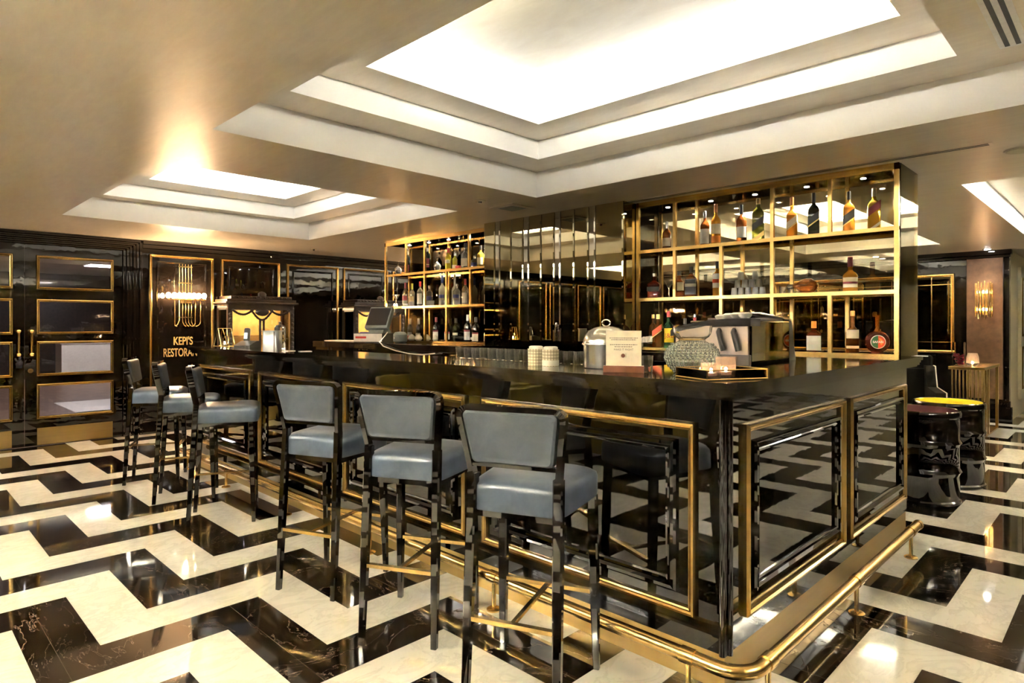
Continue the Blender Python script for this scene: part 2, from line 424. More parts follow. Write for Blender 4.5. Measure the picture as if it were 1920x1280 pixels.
# fluted casing round the doors, cornice, base
mb = MB()
for k in range(6):
    a = DX1+.005+k*.036; mb.box(a, a+.03, RY1-.03-.006*(k % 2), RY1, 0, DZ+.004+k*.022, .004)
    a = DX0-.005-k*.036; mb.box(a-.03, a, RY1-.03-.006*(k % 2), RY1, 0, DZ+.004+k*.022, .004)
    z = DZ+.004+k*.022; mb.box(DX0-.01-k*.036, DX1+.01+k*.036, RY1-.03-.006*(k % 2), RY1, z, z+.018, .003)
struct(mb.build('trim_1', 'wall_lacquer'))
mb = MB()
for (a, b_) in ((RX0, DX0-.22), (DX1+.22, RX1)):
    mb.box(a, b_, RY1-.03, RY1, 0, .15); mb.box(a, b_, RY1-.022, RY1, .15, .17, .004)
struct(mb.build('baseboard_left', 'wall_lacquer'))
mb = MB(); mb.box(DX1+.22, RX1, RY1-.05, RY1, 2.39, ZC, .006); mb.box(DX1+.22, RX1, RY1-.03, RY1, 2.34, 2.39, .004); mb.box(RX0, DX0-.22, RY1-.05, RY1, 2.37, ZC)
struct(mb.build('trim_2', 'wall_lacquer'))
for x0, x1 in ((2.468, 3.254), (3.352, 4.183), (4.288, 5.135), (5.219, 6.05), (6.14, 6.85), (6.93, 7.72), (7.82, 8.65), (8.75, 9.6), (9.7, 10.6), (-1.0, -.15), (-1.95, -1.1), (-2.9, -2.05), (-3.85, -3.0)):
    f = rect_frame(MB(), x0, x1, .351, 2.274, RY1, .035, .028).build('panel_frame', 'brass', wl)
    rect_frame(MB(), x0+.09, x1-.09, .44, 2.19, RY1, .03, .014).build('panel_moulding', 'wall_lacquer', f)
# other walls
wn = wall('wall_near', RX0-.12, RX0, RY0, RY1)
for k in range(12):
    y0 = RY0+.15+k*1.0
    for z0, z1 in ((.25, 1.25), (1.38, 2.28)):
        f = rect_frame(MB(), y0, y0+.85, z0, z1, 0, .03, .02, -1)
        f.b.transform(Matrix.Translation((RX0, 0, 0)) @ Matrix(((0, -1, 0, 0), (1, 0, 0, 0), (0, 0, 1, 0), (0, 0, 0, 1))))
        f.build('panel_frame', 'brass_dim', wn)
wr = wall('wall_right', RX0, 13.2, RY0-.12, RY0)
for k in range(11):
    x0 = RX0+.3+k*1.4
    rect_frame(MB(), x0, x0+1.2, .3, 2.2, RY0, .035, .02, 1).build('panel_frame', 'brass_dark', wr)
wf = wall('wall_far', RX1, RX1+.12, 1.29, RY1)
struct(MB().box(13.2, 13.3, RY0, 1.41, 0, ZC).build('wall_end', 'cream_paint'))
struct(MB().box(RX1+.12, 13.2, 1.29, 1.41, 0, ZC).build('wall_side', 'cream_paint'))

# ------------------------------------------------------------------ doors and the room behind the glass
rows = [(1.789, 2.159), (1.279, 1.662), (.804, 1.183), (.316, .698)]
def door(n, x0, x1, hx, flip):
    pa, pb = (x0+.114, x1-.103) if not flip else (x0+.103, x1-.114)
    zs = [.008] + [z for r in reversed(rows) for z in r] + [DZ]
    mb = MB(); y0, y1 = RY1-.005, RY1+.045
    mb.box(x0, pa, y0, y1, .008, DZ); mb.box(pb, x1, y0, y1, .008, DZ)
    for i in range(0, len(zs), 2): mb.box(pa, pb, y0, y1, zs[i], zs[i+1])
    d = struct(mb.build('door_%d' % n, 'wall_lacquer'))
    for z0, z1 in rows:
        rect_frame(MB(), pa-.012, pb+.012, z0-.012, z1+.012, y0, .034, .022).build('pane_frame', 'brass_dark', d)
        MB().box(pa, pb, RY1+.018, RY1+.026, z0, z1).build('glass_pane', 'pane_glass', d)
    MB().box(pa-.002, pb+.002, y0-.004, y0, .012, .203).build('kick_plate', 'brass_kick', d)
    mb = MB(); mb.tube([(hx, y0-.055, 1.03), (hx, y0-.055, 1.32)], .013, 12)
    for z in (1.045, 1.305):
        mb.tube([(hx, y0-.062, z), (hx, y0, z)], .018, 12, up=(1, 0, 0)); mb.sphere((hx, y0-.055, z), .024, 12)
    mb.build('door_handle', 'brass_bright', d, True)
    return d
d1 = door(1, 1.212, 2.170, 1.268, False)
MB().tube([(1.262, RY1-.02, .86), (1.262, RY1-.004, .86)], .026, 16, up=(1, 0, 0)).build('lock', 'brass_bright', d1, True)
door(2, .252, 1.208, 1.152, True)
struct(MB().box(-3, 10, RY1+.12, 20, -.1, 0).build('floor_beyond', 'wood_floor'))
struct(MB().box(-3, 10, 20, 20.1, 0, 2.8).build('wall_beyond', 'carved_wood'))
struct(MB().box(-3, -2.9, RY1+.12, 20, 0, 2.8).build('wall_beyond_left', 'red_brick'))
struct(MB().box(10, 10.1, RY1+.12, 20, 0, 2.8).build('wall_beyond_right', 'wall_lacquer'))
struct(MB().box(-3, 10, RY1+.12, 20, 2.7, 2.8).build('ceiling_beyond', 'white_paint'))
k = thing('serving_counter', 'white serving counter in the room behind the glazed doors', 'counter', (3.15, 18.4, 0))
MB().box(0, 3.6, -.35, .35, 0, .92, .01).build('body', 'white_paint', k); MB().box(-.03, 3.64, -.38, .38, .92, .96, .006).build('worktop', 'white_plastic', k)
for i in range(3):
    q = thing('tray_stack', 'dark tray stack on the white serving counter, %s' % ('nearest the left end', 'in the middle', 'farthest right')[i], 'tray', (3.7+.45*i, 18.3, .961))
    for z in range(3): MB().box(-.13, .13, -.1, .1, .03*z, .03*z+.018, .003).build('tray', 'dark_steel', q)
tag(MB().box(-.75, 1.6, -.8, .9, 0, .012).build('rug', 'white_paint', None, False, (3.0, 12.6, 0)), 'pale rectangular rug on the wooden floor behind the right door', 'rug')
for x in (1.0, 3.6):  # panels added to light the room beyond the doors
    p_ = thing('added_panel_light', 'added fill light panel in the room behind the doors, above the %s' % ('serving counter' if x > 2 else 'open floor'), 'ceiling light', (x, 12.0 if x < 2 else 16.2, 2.7))
    MB().box(-.32, .32, -.32, .32, -.03, 0).build('frame', 'white_plastic', p_); MB().box(-.3, .3, -.3, .3, -.034, -.03).build('diffuser', 'soft_panel', p_)

# ------------------------------------------------------------------ bar counter
FX, EY = 2.25, 1.10
bar_ = thing('bar_counter', 'L-shaped black lacquered bar counter with brass framed panels', 'bar counter', (FX, EY, 0))
def bx(name, mat, x0, x1, y0, y1, z0, z1, bev=0, par=None):
    return MB().box(x0-FX, x1-FX, y0-EY, y1-EY, z0, z1, bev).build(name, mat, par or bar_)
mb = MB(); mb.box(.0, .40, 0, 5.45, .136, 1.10); mb.box(.40, 2.62, 0, .60, .136, 1.10); mb.build('body', 'black_lacquer', bar_)
mb = MB(); mb.box(.004, .40, .004, 5.44, .0, .136); mb.box(.40, 2.615, .004, .60, 0, .136); mb.build('kick_plate', 'brass_kick', bar_)
mb = MB()
for k in range(3): mb.tube([(.008+.016*(k-1) if k else -.006, .008 if k < 2 else -.006, .136), (.008+.016*(k-1) if k else -.006, .008 if k < 2 else -.006, 1.10)], .013, 10)
mb.build('corner_post', 'black_lacquer', bar_, True)
def front_panel(y0, y1):
    f = rect_frame(MB(), 0, y1-y0, .245, 1.0, 0, .034, .024, -1)
    T = Matrix.Translation((0, y1-EY, 0)) @ Matrix(((0, 1, 0, 0), (-1, 0, 0, 0), (0, 0, 1, 0), (0, 0, 0, 1)))
    f.b.transform(T); fr = f.build('panel_frame', 'brass_dark', bar_)
    g = rect_frame(MB(), .085, y1-y0-.085, .325, .925, 0, .05, .022, -1); g.b.transform(T); g.build('panel_moulding', 'black_lacquer', fr)
for a in ((1.215, 2.43), (2.567, 3.81), (3.93, 5.14), (5.305, 6.47)): front_panel(*a)
def end_panel(x0, x1):
    f = rect_frame(MB(), x0-FX, x1-FX, .235, .99, 0, .034, .024, -1); fr = f.build('panel_frame', 'brass_dark', bar_)
    rect_frame(MB(), x0-FX+.075, x1-FX-.075, .31, .915, 0, .05, .022, -1).build('panel_moulding', 'black_lacquer', fr)
for a in ((2.404, 3.572), (3.666, 4.794)): end_panel(*a)
# stone worktop
top = thing('countertop', 'dark polished stone bar top running round the corner', 'countertop', (2.18, 1.02, 1.0))
mb = MB()
def slab(z0, z1, o, bev):
    pts = [(o, o), (2.76-0*o, o), (2.76, .76), (.52, .76), (.52, 5.61-o), (o, 5.61-o)]
    r = [[Vector((x, y, z0)) for x, y in pts], [Vector((x, y, z1)) for x, y in pts]]
    mb.loft(r)
slab(.145, .167, 0, 0); slab(.128, .145, .012, 0); slab(.112, .128, .02, 0); slab(.10, .112, .034, 0)
mb.build('slab', 'dark_stone', top)
# brass foot rail
fr = thing('foot_rail', 'polished brass foot rail bending round the bar corner', 'foot rail', (2.12, .955, 0))
rz = .158; bend = [(0+.11-.11*math.cos(a), .11-.11*math.sin(a), rz) for a in [i*PI/2/10 for i in range(11)]]
MB().tube([(0, 5.68, rz), (0, 3, rz)] + bend + [(1.2, 0, rz), (2.37, 0, rz)], .026, 18).build('tube', 'brass', fr, True)
for x, y in [(0, .225), (0, 1.263), (0, 2.35), (0, 3.44), (0, 4.56), (0, 5.5), (.17, 0), (1.19, 0), (2.21, 0)]:
    mb = MB(); mb.tube([(x, y, .004), (x, y, rz-.015)], .0105, 12, up=(0, 1, 0))
    p_ = mb.build('post', 'brass', fr, True)
    MB().lathe([(.036, 0), (.036, .006), (.028, .011), (.012, .013)], (x, y, 0), 20).build('flange', 'brass', p_, True)
    v_ = Vector((0, .028, 0)) if x == 0 else Vector((.028, 0, 0)); c_ = Vector((x, y, rz))
    MB().tube([c_-v_, c_+v_], .030, 18).build('collar', 'brass', p_, True)
MB().tube([(2.355, 0, rz), (2.385, 0, rz)], .029, 18).build('end_cap', 'brass', fr, True)

# ------------------------------------------------------------------ stools
def make_stool(label):
    t = thing('bar_stool', label, 'bar stool')
    def leg(a, b_, w0, w1):
        q = lambda p, w: [Vector((p[0]+sx*w/2, p[1]+sy*w/2, p[2])) for sx, sy in ((-.7, -1), (.7, -1), (1, -.7), (1, .7), (.7, 1), (-.7, 1), (-1, .7), (-1, -.7))]
        return MB().loft([q(a, w0), q(((a[0]*.45+b_[0]*.55), (a[1]*.45+b_[1]*.55), a[2]*.45+b_[2]*.55), w1*.98), q(b_, w1)])
    for s in (1, -1):
        leg((-.212, s*.175, 0), (-.162, s*.166, .835), .027, .037).build('leg', 'stool_lacquer', t)
        leg((.207, s*.204, 0), (.188, s*.192, .70), .025, .038).build('leg', 'stool_lacquer', t)
    # seat: crowned cushion, wider at the front
    rings = []
    for z, k, dz in ((.70, .985, 0), (.708, 1, 0), (.775, 1.0, 0), (.79, .985, 0), (.803, .93, 0), (.812, .8, 0), (.818, .5, 0), (.82, .15, 0)):
        ring = []
        n = 48
        for i in range(n):
            a = 2*PI*i/n; ca, sa = math.cos(a), math.sin(a); e = 9 if z < .8 else 6
            x = math.copysign(abs(ca)**(2/e), ca); y = math.copysign(abs(sa)**(2/e), sa)
            hw = .183+.034*(x+1)/2
            ring.append(Vector((.032+.205*x*k, hw*y*k, z+.004*(1-y*y)*(z > .78))))
        rings.append(ring)
    MB().loft(rings).build('seat', 'blue_leather', t, True)
    MB().box(-.15, .20, -.17, .17, .672, .703).build('seat_rail', 'stool_lacquer', t)
    # back: lacquer frame round an upholstered pad
    def lean(z): return -.160-.046*((z-.835)/.245)**.9 if z > .835 else -.16
    path = [(lean(.825), .167, .825), (lean(.87), .172, .87), (lean(.95), .183, .95), (lean(1.04), .197, 1.04), (lean(1.065), .196, 1.065), (lean(1.077), .184, 1.077), (lean(1.082), .165, 1.082)]
    full = path + [(x, -y, z) for x, y, z in reversed(path)]
    mb = MB(); mb.sweep(full, [(-.010, -.019), (.010, -.019), (.010, .019), (-.010, .019)], up=(1, .02, 0))
    # bottom rail of the frame
    mb.bar((lean(.872), .17, .872), (lean(.872), -.17, .872), .03, .014)
    mb.build('back_frame', 'stool_lacquer', t, True)
    poly = []
    def rc_(cy_, cz_, r, a0, a1):
        for i in range(6):
            a = a0+(a1-a0)*i/5; poly.append((cy_+r*math.cos(a), cz_+r*math.sin(a)))
    rc_(.162, 1.052, .020, 0, PI/2); rc_(-.162, 1.052, .020, PI/2, PI); rc_(-.139, .900, .020, PI, 1.5*PI); rc_(.139, .900, .020, 1.5*PI, 2*PI)
    cyz = (0, .976); rings = []
    for off, k in ((-.021, .80), (-.027, .93), (-.022, .985), (-.012, 1.0), (.012, 1.0), (.026, .985), (.034, .93), (.036, .80)):
        rings.append([Vector((lean(cyz[1]+(z-cyz[1])*k)+off, y*k, cyz[1]+(z-cyz[1])*k)) for y, z in poly])
    MB().loft(rings).build('backrest', 'grey_blue_leather', t, True)
    rr = [Vector((lean(z)-.019, y*.965, cyz[1]+(z-cyz[1])*.955)) for y, z in poly]
    MB().tube(rr, .0035, 6, True, up=(1, 0, 0)).build('piping', 'grey_blue_leather', t, True)
    zf = .312
    MB().bar((-.194, .172, zf), (-.194, -.172, zf), .022, .016).build('stretcher', 'brass', t)
    MB().bar((.198, .2, zf), (.198, -.2, zf), .022, .016).build('stretcher', 'brass', t)
    MB().bar((-.194, 0, zf), (.198, 0, zf), .016, .014).build('stretcher', 'brass_dark', t)
    return t
st = [((1.583, 1.576), 22.3, 'blue leather bar stool nearest the camera, in front of the rightmost front panel'),
      ((1.607, 2.289), 27, 'blue leather bar stool second nearest the camera, between two turned stools'),
      ((1.561, 3.028), 22, 'blue leather bar stool third from the bar corner, back to the camera'),
      ((1.600, 4.782), -26, 'bar stool seen side-on, nearest of the three towards the double doors'),
      ((1.594, 5.533), -23.5, 'bar stool seen side-on, middle of the three towards the double doors'),
      ((1.603, 6.350), -26, 'bar stool seen side-on, farthest from the camera by the double doors')]
stool0 = make_stool(st[0][2])
for i, ((x, y), a, lab) in enumerate(st):
    ca, sa = math.cos(R(a)), math.sin(R(a)); loc = (x+.212*ca, y+.212*sa, 0)
    if i == 0: stool0.location = loc; stool0.rotation_euler.z = R(a); stool0['group'] = 'blue leather stools along the bar'
    else: dup(stool0, loc, R(a), lab, 'blue leather stools along the bar')

# ------------------------------------------------------------------ mirrored column and back bar shelves
colm = struct(MB().box(4.53, 5.10, 3.13, 4.88, 0, ZC).build('wall_column', 'black_lacquer'))
yy = 3.13
seq = [.30, .075, .165, .165, .075, .165, .165, .075, .165, .165, .075, .165]
sc_ = 1.75/sum(seq)
for wd in seq:
    wd *= sc_; a, b_ = yy+.001, yy+wd-.001; c = min(.012, wd*.2)
    mb = MB()
    P_ = [[Vector((4.53, y, z)) for y, z in ((a, 0), (b_, 0), (b_, ZC), (a, ZC))], [Vector((4.522, y, z)) for y, z in ((a, 0), (b_, 0), (b_, ZC), (a, ZC))],
          [Vector((4.516, y, z)) for y, z in ((a+c, c), (b_-c, c), (b_-c, ZC-c), (a+c, ZC-c))]]
    mb.loft(P_); mb.build('mirror_strip', 'grey_mirror' if wd < .1 else 'bronze_mirror', colm)
    yy += wd
MB().box(4.53, 4.69, 3.126, 3.13, 0, ZC).build('mirror_side', 'bronze_mirror', colm)
MB().box(4.53, 4.69, 4.88, 4.884, 0, ZC).build('mirror_side', 'bronze_mirror', colm)

def shelf_unit(name, label, y0, y1, posts, spots, right):
    t = thing(name, label, 'shelving', (4.70, y0, 0)); W = y1-y0; D = .40
    Z = [(1.165, 1.185), (1.585, 1.61), (2.0, 2.025)]
    MB().box(D-.010, D-.004, .03, W-.03, 1.19, 2.395).build('glass_back', 'smoked_glass', t)
    MB().box(.026, D-.02, .012, W-.012, 2.405, ZC-.002).build('soffit', 'black_lacquer', t)
    for x in (0, D-.025):
        mb = MB(); mb.box(x, x+.025, 0, W, 2.395, ZC-.002); mb.box(x, x+.025, 0, .028, 1.165, ZC-.002); mb.box(x, x+.025, W-.028, W, 1.165, ZC-.002)
        mb.build('outer_frame', 'brass', t)
    for z0, z1 in Z:
        s_ = MB().box(.024, D-.026, .002, W-.002, z0+.010, z1).build('shelf', 'shelf_glass', t)
        for x in (-.002, D-.024): MB().box(x, x+.026, 0, W, z0-.002, z1).build('edge_strip', 'brass', s_)
    lev = {'low': (1.185, 1.585), 'mid': (1.61, 2.0), 'top': (2.025, 2.396)}
    for l, ysq in posts.items():
        for y in ysq:
            for x in (0, D-.025): MB().box(x, x+.025, y-y0-.0125, y-y0+.0125, *lev[l]).build('post', 'brass', t)
    if right: MB().box(.03, D+.08, -.004, 0, 1.165, ZC-.002).build('glass_side', 'smoked_glass', t)
    for y in spots:
        sp_ = MB().lathe([(.026, 2.398), (.026, 2.405)], (.16, y-y0, 0), 20).build('spotlight', 'chrome', t)
        MB().lathe([(.017, 2.3965), (.017, 2.3982)], (.16, y-y0, 0), 16).build('bulb', 'spot_white', sp_)
    return t
shR = shelf_unit('back_bar_shelf', 'tall brass framed mirrored shelf of whisky bottles right of the column', 1.105, 3.12, {'top': (2.746, 1.933, 1.53), 'mid': (2.746, 2.335, 1.933), 'low': (2.335, 1.933, 1.53)}, (2.9, 2.5, 2.13, 1.74, 1.36), True)
shL = shelf_unit('back_bar_shelf', 'brass framed mirrored shelf of clear bottles left of the column', 4.89, 6.98, {'top': (6.52, 6.14, 5.33), 'mid': (6.14, 5.727, 5.31), 'low': (6.52, 6.14, 5.727)}, (6.65, 6.25, 5.87, 5.15), False)
# light given by the shelf spots
for (ys_, n_) in (((2.9, 2.5, 2.13, 1.74, 1.36), 'R'), ((6.65, 6.25, 5.87, 5.15), 'L')):
    for y in ys_:
        l = bpy.data.lights.new('shelf_spot_light', 'SPOT'); l.energy = 2.6 if n_ == 'R' else 4.0; l.spot_size = R(100); l.spot_blend = .8; l.color = (1, .9, .74); l.shadow_soft_size = .015
        o = bpy.data.objects.new('shelf_spot_light', l); C.objects.link(o); o.location = (4.86, y, 2.39)
# back counter
bc = thing('back_counter', 'dark stone back counter below the left bottle shelf', 'counter', (4.22, 4.9, 0))
MB().box(.03, .81, .0, 3.05, 0, 1.08).build('body', 'black_lacquer', bc); MB().box(0, .82, -.0, 3.08, 1.085, 1.16, .004).build('worktop', 'dark_stone', bc)
bc2 = thing('back_counter', 'black back counter below the right whisky shelf', 'counter', (4.50, 1.9, 0))
MB().box(.02, .53, .0, 1.2, 0, 1.08).build('body', 'black_lacquer', bc2); MB().box(0, .54, 0, 1.21, 1.08, 1.155, .004).build('worktop', 'dark_stone', bc2)

# ------------------------------------------------------------------ bottles
FACE = PI+R(18)        # labels look towards the bar's front
def bottle(label, x, y, z, h, r, glassm, cap, caplen=.16, shape='round', neck=.26, lab=None, lab2=None, diag=False, foil=None, txt=None, dk=1.0, group=None, name='bottle', face=FACE):
    t = thing(name, label, 'bottle', (x, y, z), face, group)
    e = 2 if shape == 'round' else 7; ry, rx = r, r*dk; b_ = h*(1-neck-.16); nk = r*.32; n1 = h*(1-neck)
    prof = [(rx*.9, ry*.9, 0, e), (rx, ry, .006, e), (rx, ry, b_, e), (rx*.96, ry*.96, b_+.02*h, e), (rx*.78, ry*.78, b_+.075*h, 2+(e-2)*.4), (nk*1.35, nk*1.35, n1-.03*h, 2), (nk, nk, n1, 2), (nk, nk, h*(1-caplen), 2)]
    MB().sup(prof).build('body', glassm, t, True)
    MB().sup([(nk*1.12, nk*1.12, h*(1-caplen)-.001), (nk*1.12, nk*1.12, h-.003), (nk*.95, nk*.95, h)], 20).build('cap', cap, t, True)
    if foil: MB().sup([(nk*1.06, nk*1.06, h*(1-caplen)-.001), (nk*1.06, nk*1.06, n1+.004)], 20, cap=False).build('foil', foil, t, True)
    def patch(z0, z1, mat, nm, a=1.15, sl=0, off=.0012):
        mb = MB(); n = 14; rings = []
        for zz in (z0, z1):
            ring = []
            for i in range(n+1):
                an = -a+2*a*i/n; ca, sa = math.cos(an), math.sin(an)
                px = (rx+off)*math.copysign(abs(ca)**(2/e), ca); py = (ry+off)*math.copysign(abs(sa)**(2/e), sa)
                ring.append(Vector((px, py, zz+sl*py)))
            rings.append(ring)
        mb.loft(rings, False, False); return mb.build(nm, mat, t, True)
    if lab: patch(*lab, 'label', sl=.75 if diag else 0)
    if lab2: patch(*lab2, 'label', sl=.75 if diag else 0, off=.0018)
    if txt:
        s_, tz, ts, tm = txt; text(s_, ts, tm, t, (rx+.003, 0, tz), (PI/2, 0, PI/2), .0003, name='lettering')
    return t
gT, gM, gL = 'bottles on the top whisky shelf', 'bottles on the middle whisky shelf', 'bottles on the bottom whisky shelf'
zt, zm, zl = 2.025, 1.61, 1.185
xb = 4.83
bottle('small dark bottle with white label and silver neck at left end of top shelf', xb, 2.893, zt, .245, .036, 'dark_amber', 'cap_silver', .2, lab=(.03, .10, 'label_cream'), foil='cap_silver', group=gT)
bottle('brown bottle with white label and blue-silver cap on top shelf', xb, 2.537, zt, .29, .037, 'dark_amber', 'cap_silver', .2, lab=(.02, .14, 'label_white'), group=gT)
bottle('tall orange whisky bottle with copper cap on top shelf', xb, 2.44, zt, .335, .038, 'amber', 'cap_copper', .2, lab=(.09, .17, 'label_cream'), lab2=(.02, .075, 'orange'), group=gT)
bottle('amber bottle with black neck and square white label on top shelf', xb, 2.225, zt, .30, .039, 'dark_amber', 'cap_black', .24, lab=(.04, .125, 'label_white'), group=gT)
bottle('square green bottle with slanted black and gold label on top shelf', xb, 2.09, zt, .332, .043, 'olive_bottle', 'cap_gold', .13, 'square', .2, lab=(.105, .16, 'label_black'), lab2=(.01, .045, 'label_gold'), diag=True, group=gT)
bottle('amber bottle with slanted pale label and orange cap on top shelf', xb, 1.835, zt, .305, .037, 'amber', 'cap_copper', .18, 'square', .3, lab=(.09, .14, 'label_cream'), lab2=(.08, .088, 'label_gold'), diag=True, group=gT)
bottle('dark bottle with slanted gold and black label on top shelf', xb, 1.68, zt, .315, .038, 'dark_bottle', 'cap_black', .22, 'square', .25, lab=(.10, .15, 'label_black'), lab2=(.088, .098, 'label_gold'), diag=True, group=gT)
bottle('amber bottle with slanted black label and black cap on top shelf', xb, 1.444, zt, .29, .037, 'amber', 'cap_black', .2, 'square', .25, lab=(.08, .14, 'label_black'), lab2=(.07, .078, 'label_gold'), diag=True, group=gT)
bottle('golden bottle with slanted burgundy label and beige cap at right end of top shelf', xb, 1.285, zt, .29, .039, 'gold_liquor', 'cap_cream', .2, 'square', .25, lab=(.12, .175, 'label_burgundy'), lab2=(.01, .03, 'label_cream'), diag=True, group=gT)
bottle('squat square decanter of dark red liquor with glass stopper on middle shelf', xb, 3.02, zm, .22, .052, 'deep_red', 'cap_silver', .12, 'square', .3, lab=(.06, .10, 'label_black'), group=gM)
bottle('short bottle with cream label and black cap behind the brass post', xb+.03, 2.79, zm, .225, .045, 'dark_amber', 'cap_black', .15, 'square', .3, lab=(.06, .13, 'label_cream'), group=gM)
bottle('square whiskey bottle with large black label on middle shelf', xb-.02, 2.65, zm, .255, .045, 'dark_amber', 'cap_black', .2, 'square', .25, lab=(.02, .145, 'label_black'), lab2=(.085, .11, 'label_white'), group=gM)
bottle('tall bottle with white label and orange band partly behind a brass post', xb+.02, 2.44, zm, .285, .036, 'amber', 'cap_black', .2, lab=(.07, .185, 'label_white'), lab2=(.11, .14, 'label_red'), group=gM)
bottle('round shouldered whisky bottle with cream label and burgundy neck on middle shelf', xb, 1.435, zm, .245, .048, 'amber', 'cap_wine', .28, neck=.38, lab=(.03, .10, 'label_cream'), lab2=(.055, .07, 'label_burgundy'), group=gM)
# decanter lying on its side
t = thing('decanter', 'round decanter of brown liquor lying on its side on the middle shelf', 'decanter', (xb, 1.735, zm), R(90), gM)
M_ = Matrix.Translation((0, 0, .054)) @ Matrix.Rotation(PI/2, 4, 'Y')
MB().lathe([(.001, -.075), (.03, -.07), (.052, -.04), (.0535, 0), (.045, .035), (.022, .065), (.014, .09)], n=24, M=M_).build('body', 'dark_amber', t, True)
MB().lathe([(.014, .09), (.016, .093), (.016, .13), (.01, .135)], n=16, M=M_).build('stopper', 'clear_glass', t, True)
bottle('dark bottle with gold cap beside the menu card on bottom shelf', xb, 3.03, zl, .285, .036, 'dark_amber', 'cap_gold', .12, group=gL, lab=(.03, .1, 'label_black'))
bottle('square whisky bottle with slanted red label on bottom shelf', xb-.05, 2.95, zl, .285, .042, 'dark_amber', 'cap_gold', .14, 'square', .3, lab=(.12, .17, 'label_red'), lab2=(.11, .118, 'label_gold'), diag=True, group=gL)
bottle('green whisky bottle with yellow label and red cap on bottom shelf', xb-.05, 2.845, zl, .31, .042, 'green_bottle', 'cap_red', .16, neck=.28, lab=(.045, .165, 'label_yellow'), txt=('J&B', .085, .055, 'label_red'), group=gL, face=PI+R(38))
bottle('clear bottle with red and white neck band behind the glass vase', xb, 2.628, zl, .285, .037, 'clear_bottle', 'cap_silver', .1, lab=(.02, .12, 'label_white'), foil='cap_red', group=gL)
bottle('dark bottle hidden behind the glass vase rim', xb, 2.72, zl, .25, .036, 'dark_bottle', 'cap_black', .2, group=gL)
bottle('green topped bottle behind the coffee machine', xb, 2.335, zl, .285, .034, 'green_bottle', 'cap_silver', .1, foil='cap_green', group=gL)
bottle('square brown bottle with white label and orange cap beside the coffee machine', xb-.02, 1.672, zl, .22, .047, 'deep_red', 'orange', .22, 'square', .28, lab=(.01, .115, 'label_white'), group=gL)
bottle('tall amber bottle with round cream label on bottom shelf', xb, 1.42, zl, .292, .041, 'dark_amber', 'cap_copper', .12, neck=.36, lab=(.10, .16, 'label_cream'), lab2=(.03, .048, 'label_cream'), group=gL)
# round flat bottle
t = thing('bottle', 'round flat bottle with orange and green disc label at right end of bottom shelf', 'bottle', (xb-.01, 1.262, zl), PI+R(25), gL)
rings = []
Mv = Matrix.Translation((0, 0, .078)) @ Matrix.Rotation(PI/2, 4, 'Y')
MB().lathe([(.001, -.026), (.05, -.026), (.068, -.018), (.076, 0), (.068, .018), (.05, .026), (.001, .026)], n=36, M=Mv).build('body', 'deep_red', t, True)
MB().sup([(.03, .04, 0), (.028, .036, .012)], 20).build('foot', 'deep_red', t, True)
MB().sup([(.016, .030, .135), (.013, .016, .16), (.012, .012, .172), (.012, .012, .245), (.014, .014, .248), (.014, .014, .258)], 20).build('neck', 'dark_amber', t, True)
def disc(mb, a0, a1, r, x, n=24):
    pts = [Vector((x, r*math.sin(a0+(a1-a0)*i/n), .078+r*math.cos(a0+(a1-a0)*i/n))) for i in range(n+1)]
    mb.b.faces.new([mb.b.verts.new(p) for p in pts]); return mb
MB().lathe([(.046, .0262), (.046, .0275), (.001, .0275)], n=36, M=Mv).build('label', 'label_white', t)
disc(MB(), 0, PI, .042, .0282).build('label', 'label_red', t); disc(MB(), PI, 2*PI, .042, .0282).build('label', 'label_green', t)
disc(MB(), .1, PI*.8, .028, .0286).build('label', 'orange', t)
text('SAFARI', .021, 'label_white', t, (.0292, 0, .071), (PI/2, 0, PI/2), .0003, bold=.0004)

# shot glasses stacked in a pyramid
def tumbler(mbname, label, x, y, z, h, r0, r1, inv=False, group=None, cat='glass', name='shot_glass', mat='clear_glass'):
    pr = [(.001, .004), (r0*.96, .004), (r1-.0018, h), (r1, h), (r0, .0), (.001, 0)]
    if inv: pr = [(r, h-zz) for r, zz in pr]
    o = MB().lathe(pr, (0, 0, 0), 18, cap=False).build(name, mat, None, True, (x, y, z)); return tag(o, label, cat, group)
ordn = ['leftmost', 'second from left', 'third from left', 'fourth from left', 'rightmost']
PG = 'shot glasses piled in a pyramid on the middle shelf'
sg = None
rowsP = [([2.285, 2.228, 2.171, 2.114, 2.057], 0, 'bottom'), ([2.2565, 2.1995, 2.1425, 2.0855], .062, 'middle'), ([2.228, 2.114], .124, 'top')]
for ysr, dz, rn in rowsP:
    for i, y in enumerate(ysr):
        w_ = ordn[i] if i < len(ysr)-1 else 'rightmost'
        lab = 'upside-down shot glass, %s in the %s row of the pyramid' % (w_, rn)
        if sg is None: sg = tumbler('', lab, 4.83, y, zm+dz, .0615, .020, .0255, True, PG, mat='bright_glass')
        else:
            o = sg.copy(); C.objects.link(o); o.location = (4.83, y, zm+dz); o['label'] = lab
SG2 = 'short glasses beside the lying decanter'
for i, y in enumerate((1.905, 1.855, 1.84-.035)):
    o = tumbler('', 'short clear glass on middle shelf, %s of three left of the lying decanter' % ('leftmost', 'middle', 'rightmost')[i], 4.84, y-.01*i, zm, .055, .02, .026, False, SG2)
def stem(label, x, y, z, prof, inv=False, group=None, name='stem_glass', H=.17):
    pr = [(r, H-zz) for r, zz in prof] if inv else prof
    o = MB().lathe(pr, (0, 0, 0), 22, cap=False).build(name, 'clear_glass', None, True, (x, y, z)); return tag(o, label, 'glass', group)
snifter = [(.036, 0), (.034, .003), (.006, .008), (.004, .05), (.018, .06), (.042, .085), (.047, .11), (.040, .15), (.034, .17), (.032, .17), (.045, .11), (.038, .085), (.001, .064)]
